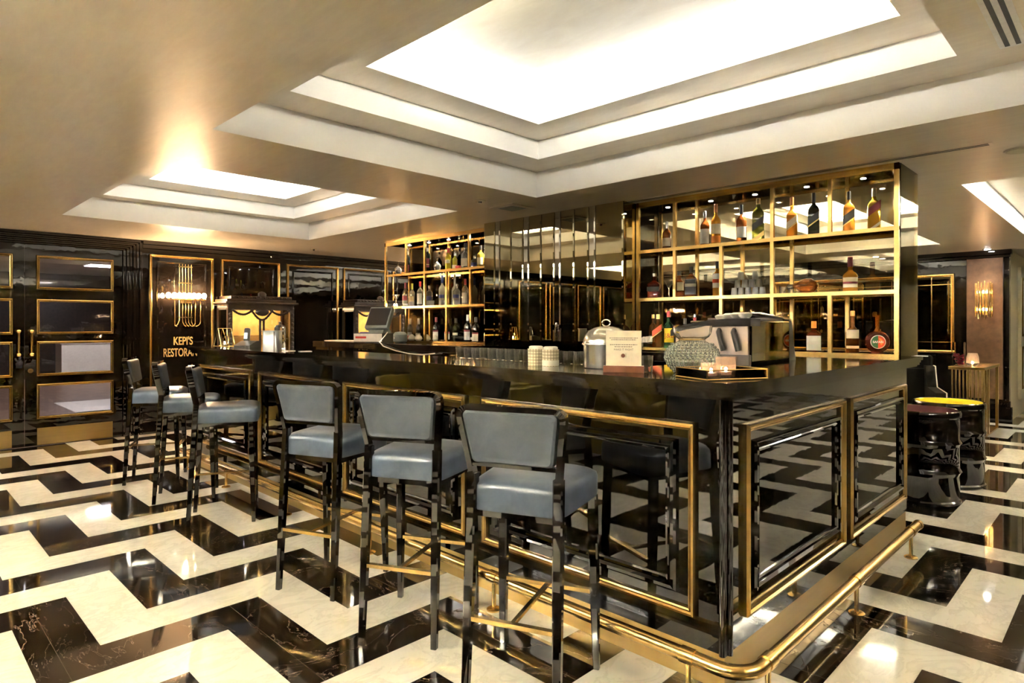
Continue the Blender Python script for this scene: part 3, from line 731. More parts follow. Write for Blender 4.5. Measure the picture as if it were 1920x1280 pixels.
marti = [(.036, 0), (.034, .003), (.005, .008), (.004, .085), (.052, .165), (.05, .165), (.001, .09)]
stem('martini glass standing behind the red decanter', 4.93, 2.93, zm, marti, name='martini_glass')
stem('martini glass at left end of the middle shelf by the register', 4.84, 7.0-.08, zm, marti, name='martini_glass')
stem('upside-down brandy glass at left end of the top left shelf', 4.83, 6.86, zt, snifter, True, name='brandy_glass')
stem('upside-down brandy glass in the middle of the top left shelf', 4.83, 6.05, zt, snifter, True, name='brandy_glass')
stem('upside-down brandy glass beside the mirrored column on the middle left shelf', 4.83, 5.13, zm, snifter, True, name='brandy_glass')

gLT, gLM, gLB = 'bottles on the top left shelf', 'bottles on the middle left shelf', 'wine bottles on the bottom left shelf'
bottle('dark wine bottle with white foil neck left of a brass post, top left shelf', xb, 6.655, zt, .33, .038, 'dark_bottle', 'cap_black', .1, foil='label_white', lab=(.03, .12, 'label_burgundy'), group=gLT)
bottle('dark bottle with patterned body and white foil neck, top left shelf', xb, 6.24, zt, .345, .038, 'dark_bottle', 'cap_black', .12, foil='label_white', lab=(.06, .17, 'label_burgundy'), lab2=(.09, .10, 'label_gold'), group=gLT)
bottle('lime green liqueur bottle with red cap, top left shelf', xb, 5.84, zt, .27, .036, 'lime_liquor', 'cap_red', .22, lab=(.085, .125, 'label_white'), group=gLT)
bottle('small yellow green bottle beside the red capped one, top left shelf', xb+.03, 5.755, zt, .215, .03, 'lime_liquor', 'cap_silver', .2, lab=(.02, .06, 'label_cream'), group=gLT)
bottle('clear bottle with dark cap beside the red cube, top left shelf', xb, 5.53, zt, .30, .04, 'clear_bottle', 'cap_black', .2, 'square', .3, lab=(.03, .12, 'label_cream'), group=gLT)
bottle('low bottle with blue label, top left shelf', xb, 5.375, zt, .14, .04, 'clear_bottle', 'cap_silver', .2, lab=(.02, .06, 'label_blue'), group=gLT)
bottle('golden bottle nearest the mirrored column, top left shelf', xb, 5.27, zt, .245, .04, 'gold_liquor', 'cap_black', .2, lab=(.03, .11, 'label_cream'), group=gLT)
o = tag(MB().box(-.02, .02, -.03, .03, 0, .045, .004).build('box', 'red', None, False, (xb, 5.66, zt)), 'small red box on the top left shelf', 'box')
bottle('clear vodka bottle with pink cap and pink label, middle left shelf', xb, 6.70, zm, .31, .037, 'clear_bottle', 'cap_pink', .24, lab=(.04, .16, 'label_white'), lab2=(.08, .14, 'cap_pink'), group=gLM)
bottle('clear vodka bottle with lime green cap, middle left shelf', xb+.02, 6.585, zm, .295, .036, 'clear_bottle', 'cap_green', .26, lab=(.04, .13, 'label_cream'), group=gLM)
bottle('clear vodka bottle with dark red cap, middle left shelf', xb, 6.39, zm, .31, .038, 'clear_bottle', 'cap_red', .2, lab=(.03, .16, 'label_white'), group=gLM)
bottle('short clear bottle with blue emblem, middle left shelf', xb, 6.205, zm-.0, .25, .042, 'clear_bottle', 'cap_silver', .14, neck=.22, lab=(.07, .12, 'label_blue'), group=gLM)
bottle('tall clear vodka bottle with deep blue neck, middle left shelf', xb, 5.955, zm, .365, .041, 'frosted', 'cap_blue', .26, lab=(.09, .13, 'label_blue'), neck=.3, group=gLM)
bottle('tall frosted bottle with slim neck, middle left shelf', xb+.02, 5.745, zm, .365, .037, 'frosted', 'cap_cream', .1, neck=.36, group=gLM)
bottle('clear bottle with round blue emblem in front of the frosted one, middle left shelf', xb-.04, 5.64, zm, .245, .042, 'clear_bottle', 'cap_silver', .12, neck=.2, lab=(.08, .12, 'label_blue'), group=gLM)
bottle('clear vodka bottle with red neck beside a brass post, middle left shelf', xb, 5.535, zm, .30, .037, 'clear_bottle', 'cap_red', .22, lab=(.02, .14, 'label_cream'), group=gLM)
for i, y in enumerate((6.50, 6.455, 6.15, 6.10, 6.05, 5.865, 5.81)):
    tumbler('', 'shot glass on the middle left shelf, %s from the left' % ('first', 'second', 'third', 'fourth', 'fifth', 'sixth', 'seventh')[i], xb-.07, y, zm, .06, .018, .022, False, 'shot glasses among the vodka bottles', mat='bright_glass')
for i, y in enumerate((6.86, 6.81)):
    k = thing('tealight', 'lit tealight on the middle left shelf, %s of the pair' % ('left', 'right')[i], 'candle', (xb-.06, y, zm))
    MB().lathe([(.02, 0), (.02, .018)], n=16).build('cup', 'white_plastic', k); MB().sphere((0, 0, .028), .008, 10, (1, 1, 1.6)).build('flame', 'flame', k)
bottle('dark wine bottle with cream capsule at left of the bottom left shelf', xb, 6.60, zl, .275, .038, 'dark_bottle', 'cap_cream', .3, lab=(.03, .1, 'label_white'), group=gLB)
bottle('dark wine bottle with white capsule beside a brass post, bottom left shelf', xb, 6.42, zl, .275, .038, 'dark_bottle', 'label_white', .28, lab=(.02, .09, 'label_white'), group=gLB)
bottle('red wine bottle with white and red label, left of the bottom left shelf middle', xb, 6.07, zl, .285, .04, 'dark_bottle', 'cap_wine', .2, lab=(.02, .11, 'label_white'), lab2=(.11, .13, 'label_burgundy'), group=gLB)
bottle('red wine bottle with pink topped label behind a brass post, bottom left shelf', xb, 5.85, zl, .27, .038, 'dark_bottle', 'cap_wine', .2, lab=(.02, .09, 'label_white'), lab2=(.09, .11, 'cap_pink'), group=gLB)
bottle('green wine bottle with cream label, bottom left shelf', xb+.03, 5.735, zl, .27, .038, 'olive_bottle', 'cap_black', .2, lab=(.03, .1, 'label_cream'), group=gLB)
bottle('dark wine bottle with large white label and gold capsule, bottom left shelf', xb, 5.49, zl, .31, .042, 'dark_bottle', 'cap_cream', .22, lab=(.02, .115, 'label_white'), lab2=(.115, .135, 'label_burgundy'), group=gLB)
bottle('dark wine bottle next to the column with white label, bottom left shelf', xb-.02, 5.33, zl, .28, .042, 'dark_bottle', 'cap_black', .2, lab=(.01, .09, 'label_white'), lab2=(.09, .105, 'label_burgundy'), group=gLB)
bottle('dark wine bottle half hidden by the mirrored column, bottom left shelf', xb+.05, 5.21, zl, .30, .04, 'dark_bottle', 'cap_gold', .22, lab=(.01, .09, 'label_cream'), group=gLB)
t = thing('bottle', 'dark bottle lying on its side on the bottom left shelf', 'bottle', (xb-.03, 5.72, zl), R(-80), gLB)
Mh = Matrix.Translation((0, 0, .037)) @ Matrix.Rotation(PI/2, 4, 'Y')
MB().lathe([(.03, -.0), (.036, .005), (.036, .17), (.014, .22)], n=20, M=Mh).build('body', 'dark_bottle', t, True); MB().lathe([(.014, .22), (.015, .29)], n=16, M=Mh).build('cap', 'label_white', t, True)
o = tag(MB().lathe([(.02, 0), (.036, .012), (.04, .03), (.034, .05), (.012, .06)], n=20).build('bowl', 'red', None, True, (xb-.06, 6.53, zl)), 'round red bowl at left of the bottom left shelf', 'bowl')
for i, (y, s) in enumerate(((6.47, .05), (6.33, .05), (6.16, .045), (6.0, .035))):
    o = tag(MB().lathe([(s*.6, 0), (s, .02), (s*.8, .05), (s*.2, .075)], n=7).build('napkin', 'paper', None, False, (xb-.07, y, zl)), 'crumpled white napkin on the bottom left shelf, %s from the left' % ('first', 'second', 'third', 'fourth')[i], 'napkin', 'napkins among the wine bottles')
# napkin holder by the red label bottle
k = thing('napkin_holder', 'white paper napkins in a clear holder on the bottom whisky shelf', 'napkin holder', (4.79, 3.06, zl), PI/2)
MB().box(-.075, .05, -.03, .03, 0, .04, .003).build('tray', 'clear_glass', k)
for i in range(9): MB().box(-.072+i*.013, -.064+i*.013, -.028, .028, .041, .085+.012*random.random(), M=Matrix.Rotation(R(5), 4, 'Y')).build('napkin', 'paper', k)

# ------------------------------------------------------------------ things on the bar top
ZB = 1.167
CAMDIR = lambda x, y: math.atan2(-y, -x)
# ice bucket
k = thing('ice_bucket', 'brushed steel domed ice bucket with ring handle on the bar top', 'ice bucket', (2.555, 1.87, ZB))
MB().lathe([(.108, 0), (.112, .004), (.113, .112)], n=40).build('body', 'brushed_steel', k, True)
MB().lathe([(.113, .112), (.119, .113), (.120, .117), (.119, .121), (.114, .123)], n=40).build('rim', 'brushed_steel', k, True)
ld = MB().lathe([(.114, .122), (.113, .135), (.105, .16), (.088, .182), (.06, .197), (.03, .204), (.001, .206)], n=40).build('lid', 'brushed_steel', k, True)
a_ = CAMDIR(2.555, 1.87)
MB().tube([(.020*math.cos(q)*-math.sin(a_), .020*math.cos(q)*math.cos(a_), .221+.016*math.sin(q)) for q in [i*2*PI/20 for i in range(20)]], .0028, 8, True, up=(math.cos(a_), math.sin(a_), 0)).build('ring_handle', 'chrome', ld, True)
# menu card
k = thing('menu_card', 'cream printed card standing in a brown wooden base on the bar', 'card', (2.36, 1.632, ZB), CAMDIR(2.36, 1.632)-R(2))
MB().box(-.024, .024, -.089, .089, 0, .03, .002).build('base', 'card_wood', k)
MB().box(-.002, .002, -.078, .078, .026, .186).build('card', 'card_paper', k)
ft = (PI/2, 0, PI/2)
for zz, tx, sz in ((.150, 'at our bar we are happy to welcome you', .0082), (.142, 'and hope you enjoy the evening', .0082)): pass
mb = MB()
for zz, wd in ((.152, .062), (.144, .055), (.122, .06), (.113, .040)): 
    y = -wd
    while y < wd:
        l_ = .003+.007*random.random(); mb.box(.002, .0024, y, min(wd, y+l_), zz, zz+.0032); y += l_+.0022
mb.build('print', 'ink', k)
text('MAKE IT RIGHT', .0125, 'ink', k, (.0023, 0, .098), ft, .0002, name='lettering')
MB().lathe([(.001, 0), (.009, 0), (.009, .0006)], n=20, M=Matrix.Translation((.002, -.002, .075)) @ Matrix.Rotation(PI/2, 4, 'Y')).build('emblem', 'card_wood', k)
MB().box(.002, .0024, .009, .0105, .067, .085).build('emblem', 'ink', k)
# hobnail vase
k = thing('vase', 'round hobnail glass vase with wide clear rim on the bar corner', 'vase', (2.53, 1.39, ZB))
prof = [(.05, 0), (.075, .008), (.105, .04), (.115, .07), (.108, .1), (.085, .128), (.057, .142), (.055, .150)]
MB().lathe(prof + [(.052, .150), (.054, .142), (.081, .126), (.103, .1), (.110, .07), (.1, .04), (.07, .013), (.001, .010)], n=40, cap=False).build('bowl', 'hobnail_glass', k, True)
mb = MB()
for rw in range(11):
    f = .07+.80*rw/10; zz = .145*f
    for (r0, z0), (r1, z1) in zip(prof, prof[1:]):
        if z0 <= zz <= z1: rr = r0+(r1-r0)*(zz-z0)/(z1-z0); break
    n = max(10, int(2*PI*rr/.0195))
    for i in range(n):
        a = 2*PI*(i+.5*(rw % 2))/n; mb.sphere((rr*math.cos(a), rr*math.sin(a), zz), .0078, 8)
mb.build('hobnails', 'hobnail_glass', k, True)
MB().lathe([(.055, .148), (.072, .160), (.083, .178), (.086, .208), (.0835, .208), (.080, .178), (.069, .162), (.052, .152)], n=40, cap=False).build('rim', 'rim_glass', k, True)
MB().lathe([(.054, .145), (.058, .149), (.054, .153)], n=40, cap=False).build('collar', 'brass', k, True)
MB().lathe([(.001, .012), (.066, .014), (.09, .035), (.095, .055), (.001, .06)], n=30).build('filling', 'card_paper', k, True)
# glass tray with candles
ang = math.atan2(-.125, .253)
k = thing('tray', 'brass edged glass tray holding candles on the bar corner', 'tray', (2.385, 1.185, ZB), ang)
hx, hy = .138, .102
MB().box(-hx, hx, -hy, hy, 0, .004).build('base', 'grey_mirror', k)
mb = MB()
for zz, rr in ((.004, .0035), (.04, .0025)): mb.tube([(-hx, -hy, zz), (hx, -hy, zz), (hx, hy, zz), (-hx, hy, zz)], rr, 6, True)
for sx in (-1, 1):
    for sy in (-1, 1): mb.tube([(sx*hx, sy*hy, 0), (sx*hx, sy*hy, .041)], .0028, 6)
mb.build('brass_edge', 'brass', k)
mb = MB()
for a in ((-hx, hx, -hy-.001, -hy+.001), (-hx, hx, hy-.001, hy+.001), (-hx-.001, -hx+.001, -hy, hy), (hx-.001, hx+.001, -hy, hy)): mb.box(*a, .004, .04)
mb.build('glass_side', 'pane_glass', k)
def candle(label, x, y, h, r, mat='pink_glass', es='flame'):
    k = thing('candle_holder', label, 'candle', (x, y, ZB+.005))
    MB().lathe([(.001, .003), (r*.82, .003), (r-.002, h), (r, h), (r*.86, 0), (.001, 0)], n=24, cap=False).build('glass', mat, k, True)
    MB().lathe([(r*.5, .006), (r*.5, .018)], n=16).build('tealight', 'white_plastic', k)
    MB().sphere((0, 0, .027), .006, 10, (1, 1, 1.7)).build('flame', es, k)
candle('low pink glass tealight holder, nearer one in the brass edged tray', 2.335, 1.20, .055, .042)
candle('taller pink glass tealight holder, farther one in the brass edged tray', 2.43, 1.185, .078, .043)
tumbler('', 'small dark tumbler half hidden behind the hobnail vase', 2.44, 1.565, ZB, .075, .026, .03, False, None, 'glass', 'tumbler')
# coffee machine
k = thing('coffee_machine', 'polished dark coffee machine with black hood on the bar', 'coffee machine', (3.22, 1.43, ZB), R(4))
mb = MB(); mb.box(.0, .62, .0, .34, .012, .235, .008); mb.build('body', 'polished_dark', k)
mb = MB()
r_ = []
for y, dz in ((-.008, 0), (.12, .0), (.24, -.008), (.36, -.03), (.44, -.055)):
    r_.append([Vector((x, y, z+dz)) for x, z in ((-.035, .205), (-.035, .232), (-.025, .243), (.03, .247), (.11, .243), (.11, .205))])
mb.loft(r_); mb.build('hood', 'hood_plastic', k)
MB().box(-.012, .004, .012, .42, .0, .205, .003).build('front_plate', 'warm_steel', k)
for y in (.075, .155):
    mb = MB(); mb.sweep([(-.04, y-.02, .075), (-.045, y-.008, .13), (-.03, y+.008, .17), (-.01, y+.012, .182)], [(.013*math.cos(q), .017*math.sin(q)) for q in [i*PI/6 for i in range(12)]], up=(1, 0, 0))
    mb.build('handle', 'black_plastic', k, True)
MB().box(-.03, .0, .0, .40, .0, .055, .003).build('drip_tray', 'dark_steel', k)
mb = MB(); mb.prism([(.62, 0), (.74, 0), (.66, .235), (.62, .243)], .34); mb.build('rear_panel', 'black_plastic', k)
ld = MB().box(.06, .60, .02, .11, .262, .274, .005, M=Matrix.Translation((.12, 0, .012)) @ Matrix.Rotation(R(3.5), 4, 'Y')); ld.build('top_tray', 'brushed_steel', k, True)
MB().box(.14, .6, .03, .30, .235, .250, .003).build('cup_warmer', 'dark_steel', k)
for i in range(4):
    o = tag(MB().lathe([(.022, 0), (.034, .012), (.036, .022), (.02, .03), (.001, .031)], n=14).build('napkin', 'paper', None, True, (3.245+.012*i, 1.475+.05*i, ZB+.2475-.003*(i > 1)-.006*(i > 2))), 'folded white napkin on the coffee machine hood, %s from the right' % ('first', 'second', 'third', 'fourth')[i], 'napkin', 'napkins on the coffee machine')
# woven cups and row of glasses
for i, (x, y, lab) in enumerate(((2.50, 2.29, 'cream woven cup with brown checks, left of a pair on the bar top'), (2.475, 2.165, 'cream woven cup with a white band, right of a pair on the bar top'))):
    k = thing('woven_cup', lab, 'cup', (x, y, ZB)); h = .085
    MB().lathe([(.001, .004), (.040, .004), (.0415, h), (.044, h), (.0425, 0), (.001, 0)], n=28, cap=False).build('body', 'plaid_weave', k, True)
    if i: MB().lathe([(.0436, .002), (.0440, .03)], n=28, cap=False).build('band', 'paper', k, True)
    MB().lathe([(.038, .05), (.038, .096), (.03, .1)], n=9).build('napkins', 'paper', k)
GG = 'row of small glasses along the bar top inner edge'
g0 = None
for i in range(14):
    y = 2.05+i*.072 if i < 4 else 2.42+(i-4)*.074
    lab = 'small clear glass on the inner bar edge, %s from the ice bucket' % ('first second third fourth fifth sixth seventh eighth ninth tenth eleventh twelfth thirteenth fourteenth'.split()[i])
    if g0 is None: g0 = tumbler('', lab, 2.655, y, ZB, .07, .026, .031, False, GG, name='drinking_glass')
    else:
        o = g0.copy(); C.objects.link(o); o.location = (2.655-.002*(i % 2), y, ZB); o['label'] = lab
# candle prism, telephone, canister at the far end
k = thing('candle_holder', 'gold wire prism candle holder at far left end of the bar', 'candle', (2.47, 6.46, ZB), R(30))
mb = MB(); T3 = [(-.09, -.045, 0), (.09, -.045, 0), (.09, .045, 0), (-.09, .045, 0)]; B3 = [(-.0, -.045, .0), (0, .045, 0)]
mb.tube([(-.045, -.09, 0), (.045, -.09, 0), (.045, .09, 0), (-.045, .09, 0)], .004, 6, True)
for y in (-.05, .05): mb.tube([(-.045, y*1.8, .0), (-.03, y*1.0, .175)], .004, 6); mb.tube([(.045, y*1.8, 0), (.03, y, .175)], .004, 6)
mb.tube([(-.03, -.05, .175), (.03, -.05, .175), (.03, .05, .175), (-.03, .05, .175)], .004, 6, True)
for x in (-.045, .045): mb.tube([(x*.7, -.05, .175), (x, 0, .0)], .004, 6); mb.tube([(x*.7, .05, .175), (x, 0, 0)], .004, 6)
mb.build('wire_frame', 'brass_bright', k)
MB().lathe([(.001, .003), (.035, .003), (.035, .1), (.037, .1), (.037, 0), (.001, 0)], n=24, cap=False).build('glass', 'thin_glass', k, True)
MB().lathe([(.02, .006), (.02, .02)], n=16).build('tealight', 'white_plastic', k); MB().sphere((0, 0, .033), .009, 10, (1, 1, 1.7)).build('flame', 'flame', k)
k = thing('telephone', 'black desk telephone with upright receiver on the far bar top', 'telephone', (2.50, 5.98, ZB), R(215))
MB().prism([(-.08, 0), (.10, 0), (.10, .02), (-.02, .06), (-.08, .06)], .16, Matrix.Translation((0, -.08, 0))).build('base', 'black_plastic', k)
mb = MB(); mb.box(-.075, -.03, -.075, -.025, .05, .19, .012, M=Matrix.Rotation(R(-8), 4, 'Y')); mb.build('receiver', 'black_plastic', k, True)
MB().box(-.031, -.027, -.065, -.035, .085, .14, M=Matrix.Rotation(R(-8), 4, 'Y')).build('display', 'screen', k)
MB().tube([(.09, .03, .006), (.14, .06, .004), (.19, .03, .004), (.22, -.02, .004)], .004, 6).build('cord', 'black_plastic', k, True)
k = thing('dispenser', 'grey metal napkin dispenser with side handle on the bar top', 'dispenser', (2.40, 5.24, ZB), R(225))
MB().sup([(.050, .072, 0), (.050, .072, .012), (.048, .070, .155), (.045, .066, .16)], 40, 5).build('body', 'pewter', k, True)
MB().box(.042, .0525, .028, .04, .0, .155).build('seam', 'dark_steel', k); MB().box(-.054, .054, -.076, .076, .156, .163, .002).build('lid', 'pewter', k)
tag(MB().lathe([(.045, 0), (.047, .01), (.05, .18), (.04, .205), (.012, .215), (.016, .235), (.001, .245)], n=24).build('glass_jar', 'clear_glass', None, True, (2.60, 5.52, ZB)), 'clear lidded glass jar behind the grey napkin dispenser', 'jar')
for i, (x, y, r_) in enumerate(((2.36, 4.86, .4), (2.42, 4.70, -.2))):
    tag(MB().box(-.045, .045, -.03, .03, 0, .004, 0).build('receipt', 'paper', None, False, (x, y, ZB), r_), 'white paper slip on the bar top %s the napkin dispenser' % ('beside', 'farther right of')[i], 'paper')

# ------------------------------------------------------------------ back counter: register, terminal, papers
ZK = 1.16
k = thing('cash_drawer', 'grey cash drawer with white front on the back counter', 'cash drawer', (4.46, 6.86, ZK), R(28))
MB().box(-.15, .15, -.2, .2, .0, .115, .004).build('body', 'drawer_grey', k)
MB().box(-.156, -.15, -.195, .195, .008, .108, .002).build('front', 'white_plastic', k)
MB().box(-.158, -.156, .02, .17, .05, .075).build('print', 'red', k)
zt2 = ZK+.115
k = thing('payment_terminal', 'grey till screen tilted on its stand above the cash drawer', 'till', (4.50, 6.80, zt2+.001), R(28))
MB().prism([(-.10, 0), (.12, 0), (.12, .02), (.03, .09), (-.03, .09)], .2, Matrix.Translation((0, -.1, 0))).build('stand', 'grey_plastic', k)
mb = MB(); mb.box(-.04, .04, -.16, .16, -.02, .30, .02, M=Matrix.Translation((-.06, 0, .06)) @ Matrix.Rotation(R(32), 4, 'Y')); sc = mb.build('screen', 'grey_plastic', k, True)
MB().box(-.043, -.04, -.14, .14, .02, .27, M=Matrix.Translation((-.06, 0, .06)) @ Matrix.Rotation(R(32), 4, 'Y')).build('display', 'black_plastic', sc)
Wt = (Matrix.Translation((4.50, 6.80, zt2+.001)) @ Matrix.Rotation(R(28), 4, 'Z')).inverted()
MB().tube([Wt @ Vector(p_) for p_ in ((4.50, 6.62, 1.285), (4.40, 6.52, 1.25), (4.24, 6.40, 1.175), (4.19, 6.25, 1.13), (4.19, 6.0, 1.085), (4.19, 5.75, 1.06), (4.19, 5.5, 1.055), (4.20, 5.3, 1.075))], .006, 8).build('cable', 'white_plastic', k, True)
tag(MB().box(-.05, .05, -.035, .035, 0, .012, .003).build('card_pouch', 'purple', None, False, (4.36, 6.92, zt2+.001), R(28)), 'small purple pouch on the cash drawer', 'pouch')
tag(MB().box(-.12, .12, -.30, .30, 0, .014).build('paper_stack', 'paper', None, False, (4.40, 7.42, ZK+.001), R(8)), 'stack of white paper at left end of the back counter', 'paper')
k = thing('speaker_box', 'round dark speaker behind the till on the back counter', 'speaker', (4.52, 6.38, ZK))
MB().lathe([(.06, 0), (.085, .02), (.085, .1), (.06, .13), (.001, .135)], n=26).build('body', 'grey_plastic', k, True); MB().box(-.09, -.083, -.012, .012, .05, .07).build('badge', 'white_plastic', k)

# ------------------------------------------------------------------ wall lamp and sign by the doors
def wall_lamp(label, x_):
    k = thing('wall_lamp', label, 'wall lamp', (x_, RY1, 0))
    YL = -.09
    tb = [-.078, -.042, -.006, .030, .066]
    for i, x in enumerate(tb):
        pts = [(x, YL, 2.165), (x, YL, 1.47), (x+.004, YL, 1.41), (x+.02, YL, 1.375), (x+.045, YL, 1.36)] if i else [(x, YL, 2.165), (x, YL, 1.44), (x-.02, YL, 1.385), (x-.05, YL, 1.36)]
        MB().tube(pts, .0065, 8, up=(0, 1, 0)).build('tube', 'brass_bright', k, True)
    for x, x1 in ((-.135, -.08), (.115, .03), (.18, .06)):
        s_ = 1 if x1 > x else -1; r_ = abs(x1-x)/2
        pts = [(x, YL, 1.69), (x, YL, 1.36+r_)] + [(x+s_*r_*(1-math.cos(q)), YL, 1.36+r_-r_*math.sin(q)) for q in [i*PI/2/6 for i in range(1, 7)]]
        MB().tube(pts, .0065, 8, up=(0, 1, 0)).build('tube', 'brass_bright', k, True)
    for z, x0, x1 in ((2.13, -.095, .08), (1.92, -.095, .08), (1.475, -.09, .08), (1.705, -.22, .235)):
        MB().bar((x0, YL, z), (x1, YL, z), .02, .012).build('crossbar', 'brass_bright', k)
    MB().box(-.06, .06, YL, 0, 1.66, 1.74, .004).build('bracket', 'brass', k)
    for i, x in enumerate((-.217, -.145, -.085, -.03, .03, .09, .15, .215)):
        MB().lathe([(.010, 1.700), (.011, 1.725)], (x, YL-.03, 0), 12).build('socket', 'brass', k)
        MB().sphere((x, YL-.03, 1.757), .029, 12, (1, 1, 1.25)).build('bulb', 'bulb_warm', k, True)
wall_lamp('brass tube wall lamp with a row of glowing bulbs above the gold lettering', 2.877)
wall_lamp('brass tube wall lamp glimpsed through the left bottle shelf', 7.32)
k = thing('wall_sign', 'gold lettered restaurant name on the black panel under the wall lamp', 'sign', (2.86, RY1-.001, 0))
text("KEPI'S", .146, 'gold_letter', k, (.012, -.002, 1.119), (PI/2, 0, 0), .003, .64, bold=.002)
text('RESTORAN', .150, 'gold_letter', k, (-.02, -.002, .968), (PI/2, 0, 0), .003, .55, bold=.002)

# ------------------------------------------------------------------ carved display cabinets
def cabinet(label, x0, x1):
    y0, y1 = 8.47, 8.86; W = x1-x0
    t = thing('display_cabinet', label, 'cabinet', (x0, y0, 0)); D = y1-y0
    mb = MB(); mb.box(0, W, 0, D, 0, .55, .006); mb.box(-.03, W+.03, -.03, D, .55, .60, .01); mb.box(0, W, D-.02, D, .6, 1.64); mb.box(0, W, 0, .045, 1.58, 1.66); mb.box(0, W, .045, D, 1.645, 1.66); mb.build('carcass', 'carved_wood', t)
    mb = MB(); mb.box(-.05, W+.05, -.05, D, 1.655, 1.685, .008); mb.box(-.025, W+.025, -.025, D, 1.685, 1.72, .006); mb.box(.03, W-.03, -.01, D, 1.72, 1.765, .008)
    for i in range(14): mb.sphere((.06+i*(W-.12)/13, -.015, 1.742), .014, 8)
    mb.sphere((W*.5, .01, 1.785), .045, 10, (1.4, .6, 1)); mb.build('cornice', 'carved_wood', t)
    for sx in (.025, W-.025):
        mb = MB(); mb.box(sx-.03, sx+.03, 0, .05, .6, 1.6)
        for i in range(14): mb.sphere((sx, -.008, .66+i*.066), .024, 8, (1, .7, 1.1))
        mb.build('pilaster', 'carved_wood', t)
    for sx in (.012, W-.012): MB().box(sx-.012, sx+.012, D-.06, D, .6, 1.6).build('rear_post', 'carved_wood', t)
    mb = MB()
    def swag(xa, xb_, dz):
        pts = [(xa+(xb_-xa)*i/10, .005, 1.575-dz*math.sin(PI*i/10)) for i in range(11)]
        mb.tube(pts, .014, 8)
        for p_ in pts: mb.sphere(p_, .019, 6)
    swag(.06, W*.36, .06); swag(W*.64, W-.06, .06); swag(W*.34, W*.66, .13)
    mb.sphere((W*.5, .0, 1.55), .07, 10, (1.4, .35, .8))
    mb.tube([(W*.5-.025, .01, 1.45), (W*.5-.025, .01, .6)], .016, 8); mb.tube([(W*.5+.025, .01, 1.45), (W*.5+.025, .01, .6)], .016, 8)
    mb.build('carving', 'carved_wood', t, True)
    MB().box(.06, W-.06, .018, .022, .6, 1.58).build('glass_door', 'pane_glass', t)
    MB().box(.0, .004, .05, D-.06, .6, 1.58).build('glass_side', 'pane_glass', t); MB().box(W-.004, W, .05, D-.06, .6, 1.58).build('glass_side', 'pane_glass', t)
    MB().box(.02, W-.02, D-.026, D-.021, .6, 1.58).build('lining', 'gold_cloth', t)
    MB().box(.03, W-.03, .05, D-.03, 1.225, 1.233).build('shelf', 'pane_glass', t)
    MB().box(.1, W-.1, .06, .12, 1.625, 1.636).build('strip_lamp', 'cabinet_lamp', t)
cabinet('carved dark wooden display cabinet with lit gold interior beside the wall lamp', 3.285, 4.19)
cabinet('carved dark wooden display cabinet with lit gold interior behind the till', 5.18, 6.08)

# ------------------------------------------------------------------ ceiling fittings
k = thing('ceiling_vent', 'square flush air vent in the ceiling near the mirrored column', 'vent', (4.08, 4.03, ZC))
mb = MB(); mb.box(-.15, .15, -.15, .15, -.008, 0, .002); mb.build('frame', 'ceiling_plaster', k); MB().box(-.09, .09, -.09, .09, -.011, -.008).build('grille', 'grey_plastic', k)
k = thing('slot_diffuser', 'long narrow slot air diffuser in the ceiling along the whisky shelf', 'diffuser', (4.60, .60, ZC))
MB().box(-.03, .03, 0, 2.55, -.004, 0).build('frame', 'ceiling_plaster', k)
for x in (-.015, .015): MB().box(x-.006, x+.006, .02, 2.53, -.006, -.003).build('slot', 'black_plastic', k)
k = thing('slot_diffuser', 'double slot air diffuser in the coffer ledge at top right', 'diffuser', (2.70, .40, 2.65))
MB().box(0, .95, -.05, .05, -.004, 0).build('frame', 'white_plastic', k)
for y in (-.02, .02): MB().box(.01, .93, y-.009, y+.009, -.006, -.003).build('slot', 'black_plastic', k)
k = thing('ceiling_speaker', 'round flush ceiling speaker right of the shelf end', 'speaker', (4.90, .50, ZC))
MB().lathe([(.085, -.006), (.09, 0)], n=30).build('rim', 'ceiling_plaster', k); MB().lathe([(.078, -.008), (.078, -.005)], n=30).build('grille', 'cream_paint', k)
k = thing('smoke_detector', 'small round sprinkler plate in the ceiling between the two coffers', 'sprinkler', (3.66, 4.0, ZC))
MB().lathe([(.045, -.008), (.05, 0)], n=24).build('plate', 'cream_paint', k); MB().lathe([(.012, -.022), (.016, -.008)], n=12).build('head', 'chrome', k)
k = thing('smoke_detector', 'small round sprinkler plate in the ceiling before the display cabinets', 'sprinkler', (4.35, 8.2, ZC))
MB().lathe([(.045, -.008), (.05, 0)], n=24).build('plate', 'cream_paint', k); MB().lathe([(.012, -.022), (.016, -.008)], n=12).build('head', 'chrome', k)

# ------------------------------------------------------------------ right-hand lounge
def drum(label, x, y, cush):
    t = thing('drum_table', label, 'drum table', (x, y, 0))
    pr = [(.255, 0), (.268, .012), (.268, .03), (.258, .04)]
    for z in (.25, .47): pr += [(.258, z-.03), (.262, z-.02), (.272, z), (.262, z+.02), (.258, z+.03)]
    pr += [(.258, .66), (.268, .67), (.270, .70), (.264, .712), (.25, .712)]
    MB().lathe(pr, n=48).build('body', 'drum_lacquer', t, True)
    MB().lathe([(.25, .704), (.245, .716), (.001, .718)], n=48).build('top_pad', cush, t, True)
    MB().tube([(.258*math.cos(i*2*PI/48), .258*math.sin(i*2*PI/48), .713) for i in range(48)], .006, 6, True).build('rim', 'polished_dark', t, True)
drum('black lacquered drum table with burgundy top beside the bar end', 5.85, 1.225, 'burgundy_cushion')
drum('black lacquered drum table with bright yellow top behind the burgundy one', 6.60, 1.175, 'yellow_cushion')
t = thing('slatted_table', 'tall brass slatted table carrying a red flower vase near the far wall', 'table', (9.44, 1.32, 0))
MB().box(-.01, 1.15, -.01, .36, .825, .862, .003).build('tabletop', 'brass', t)
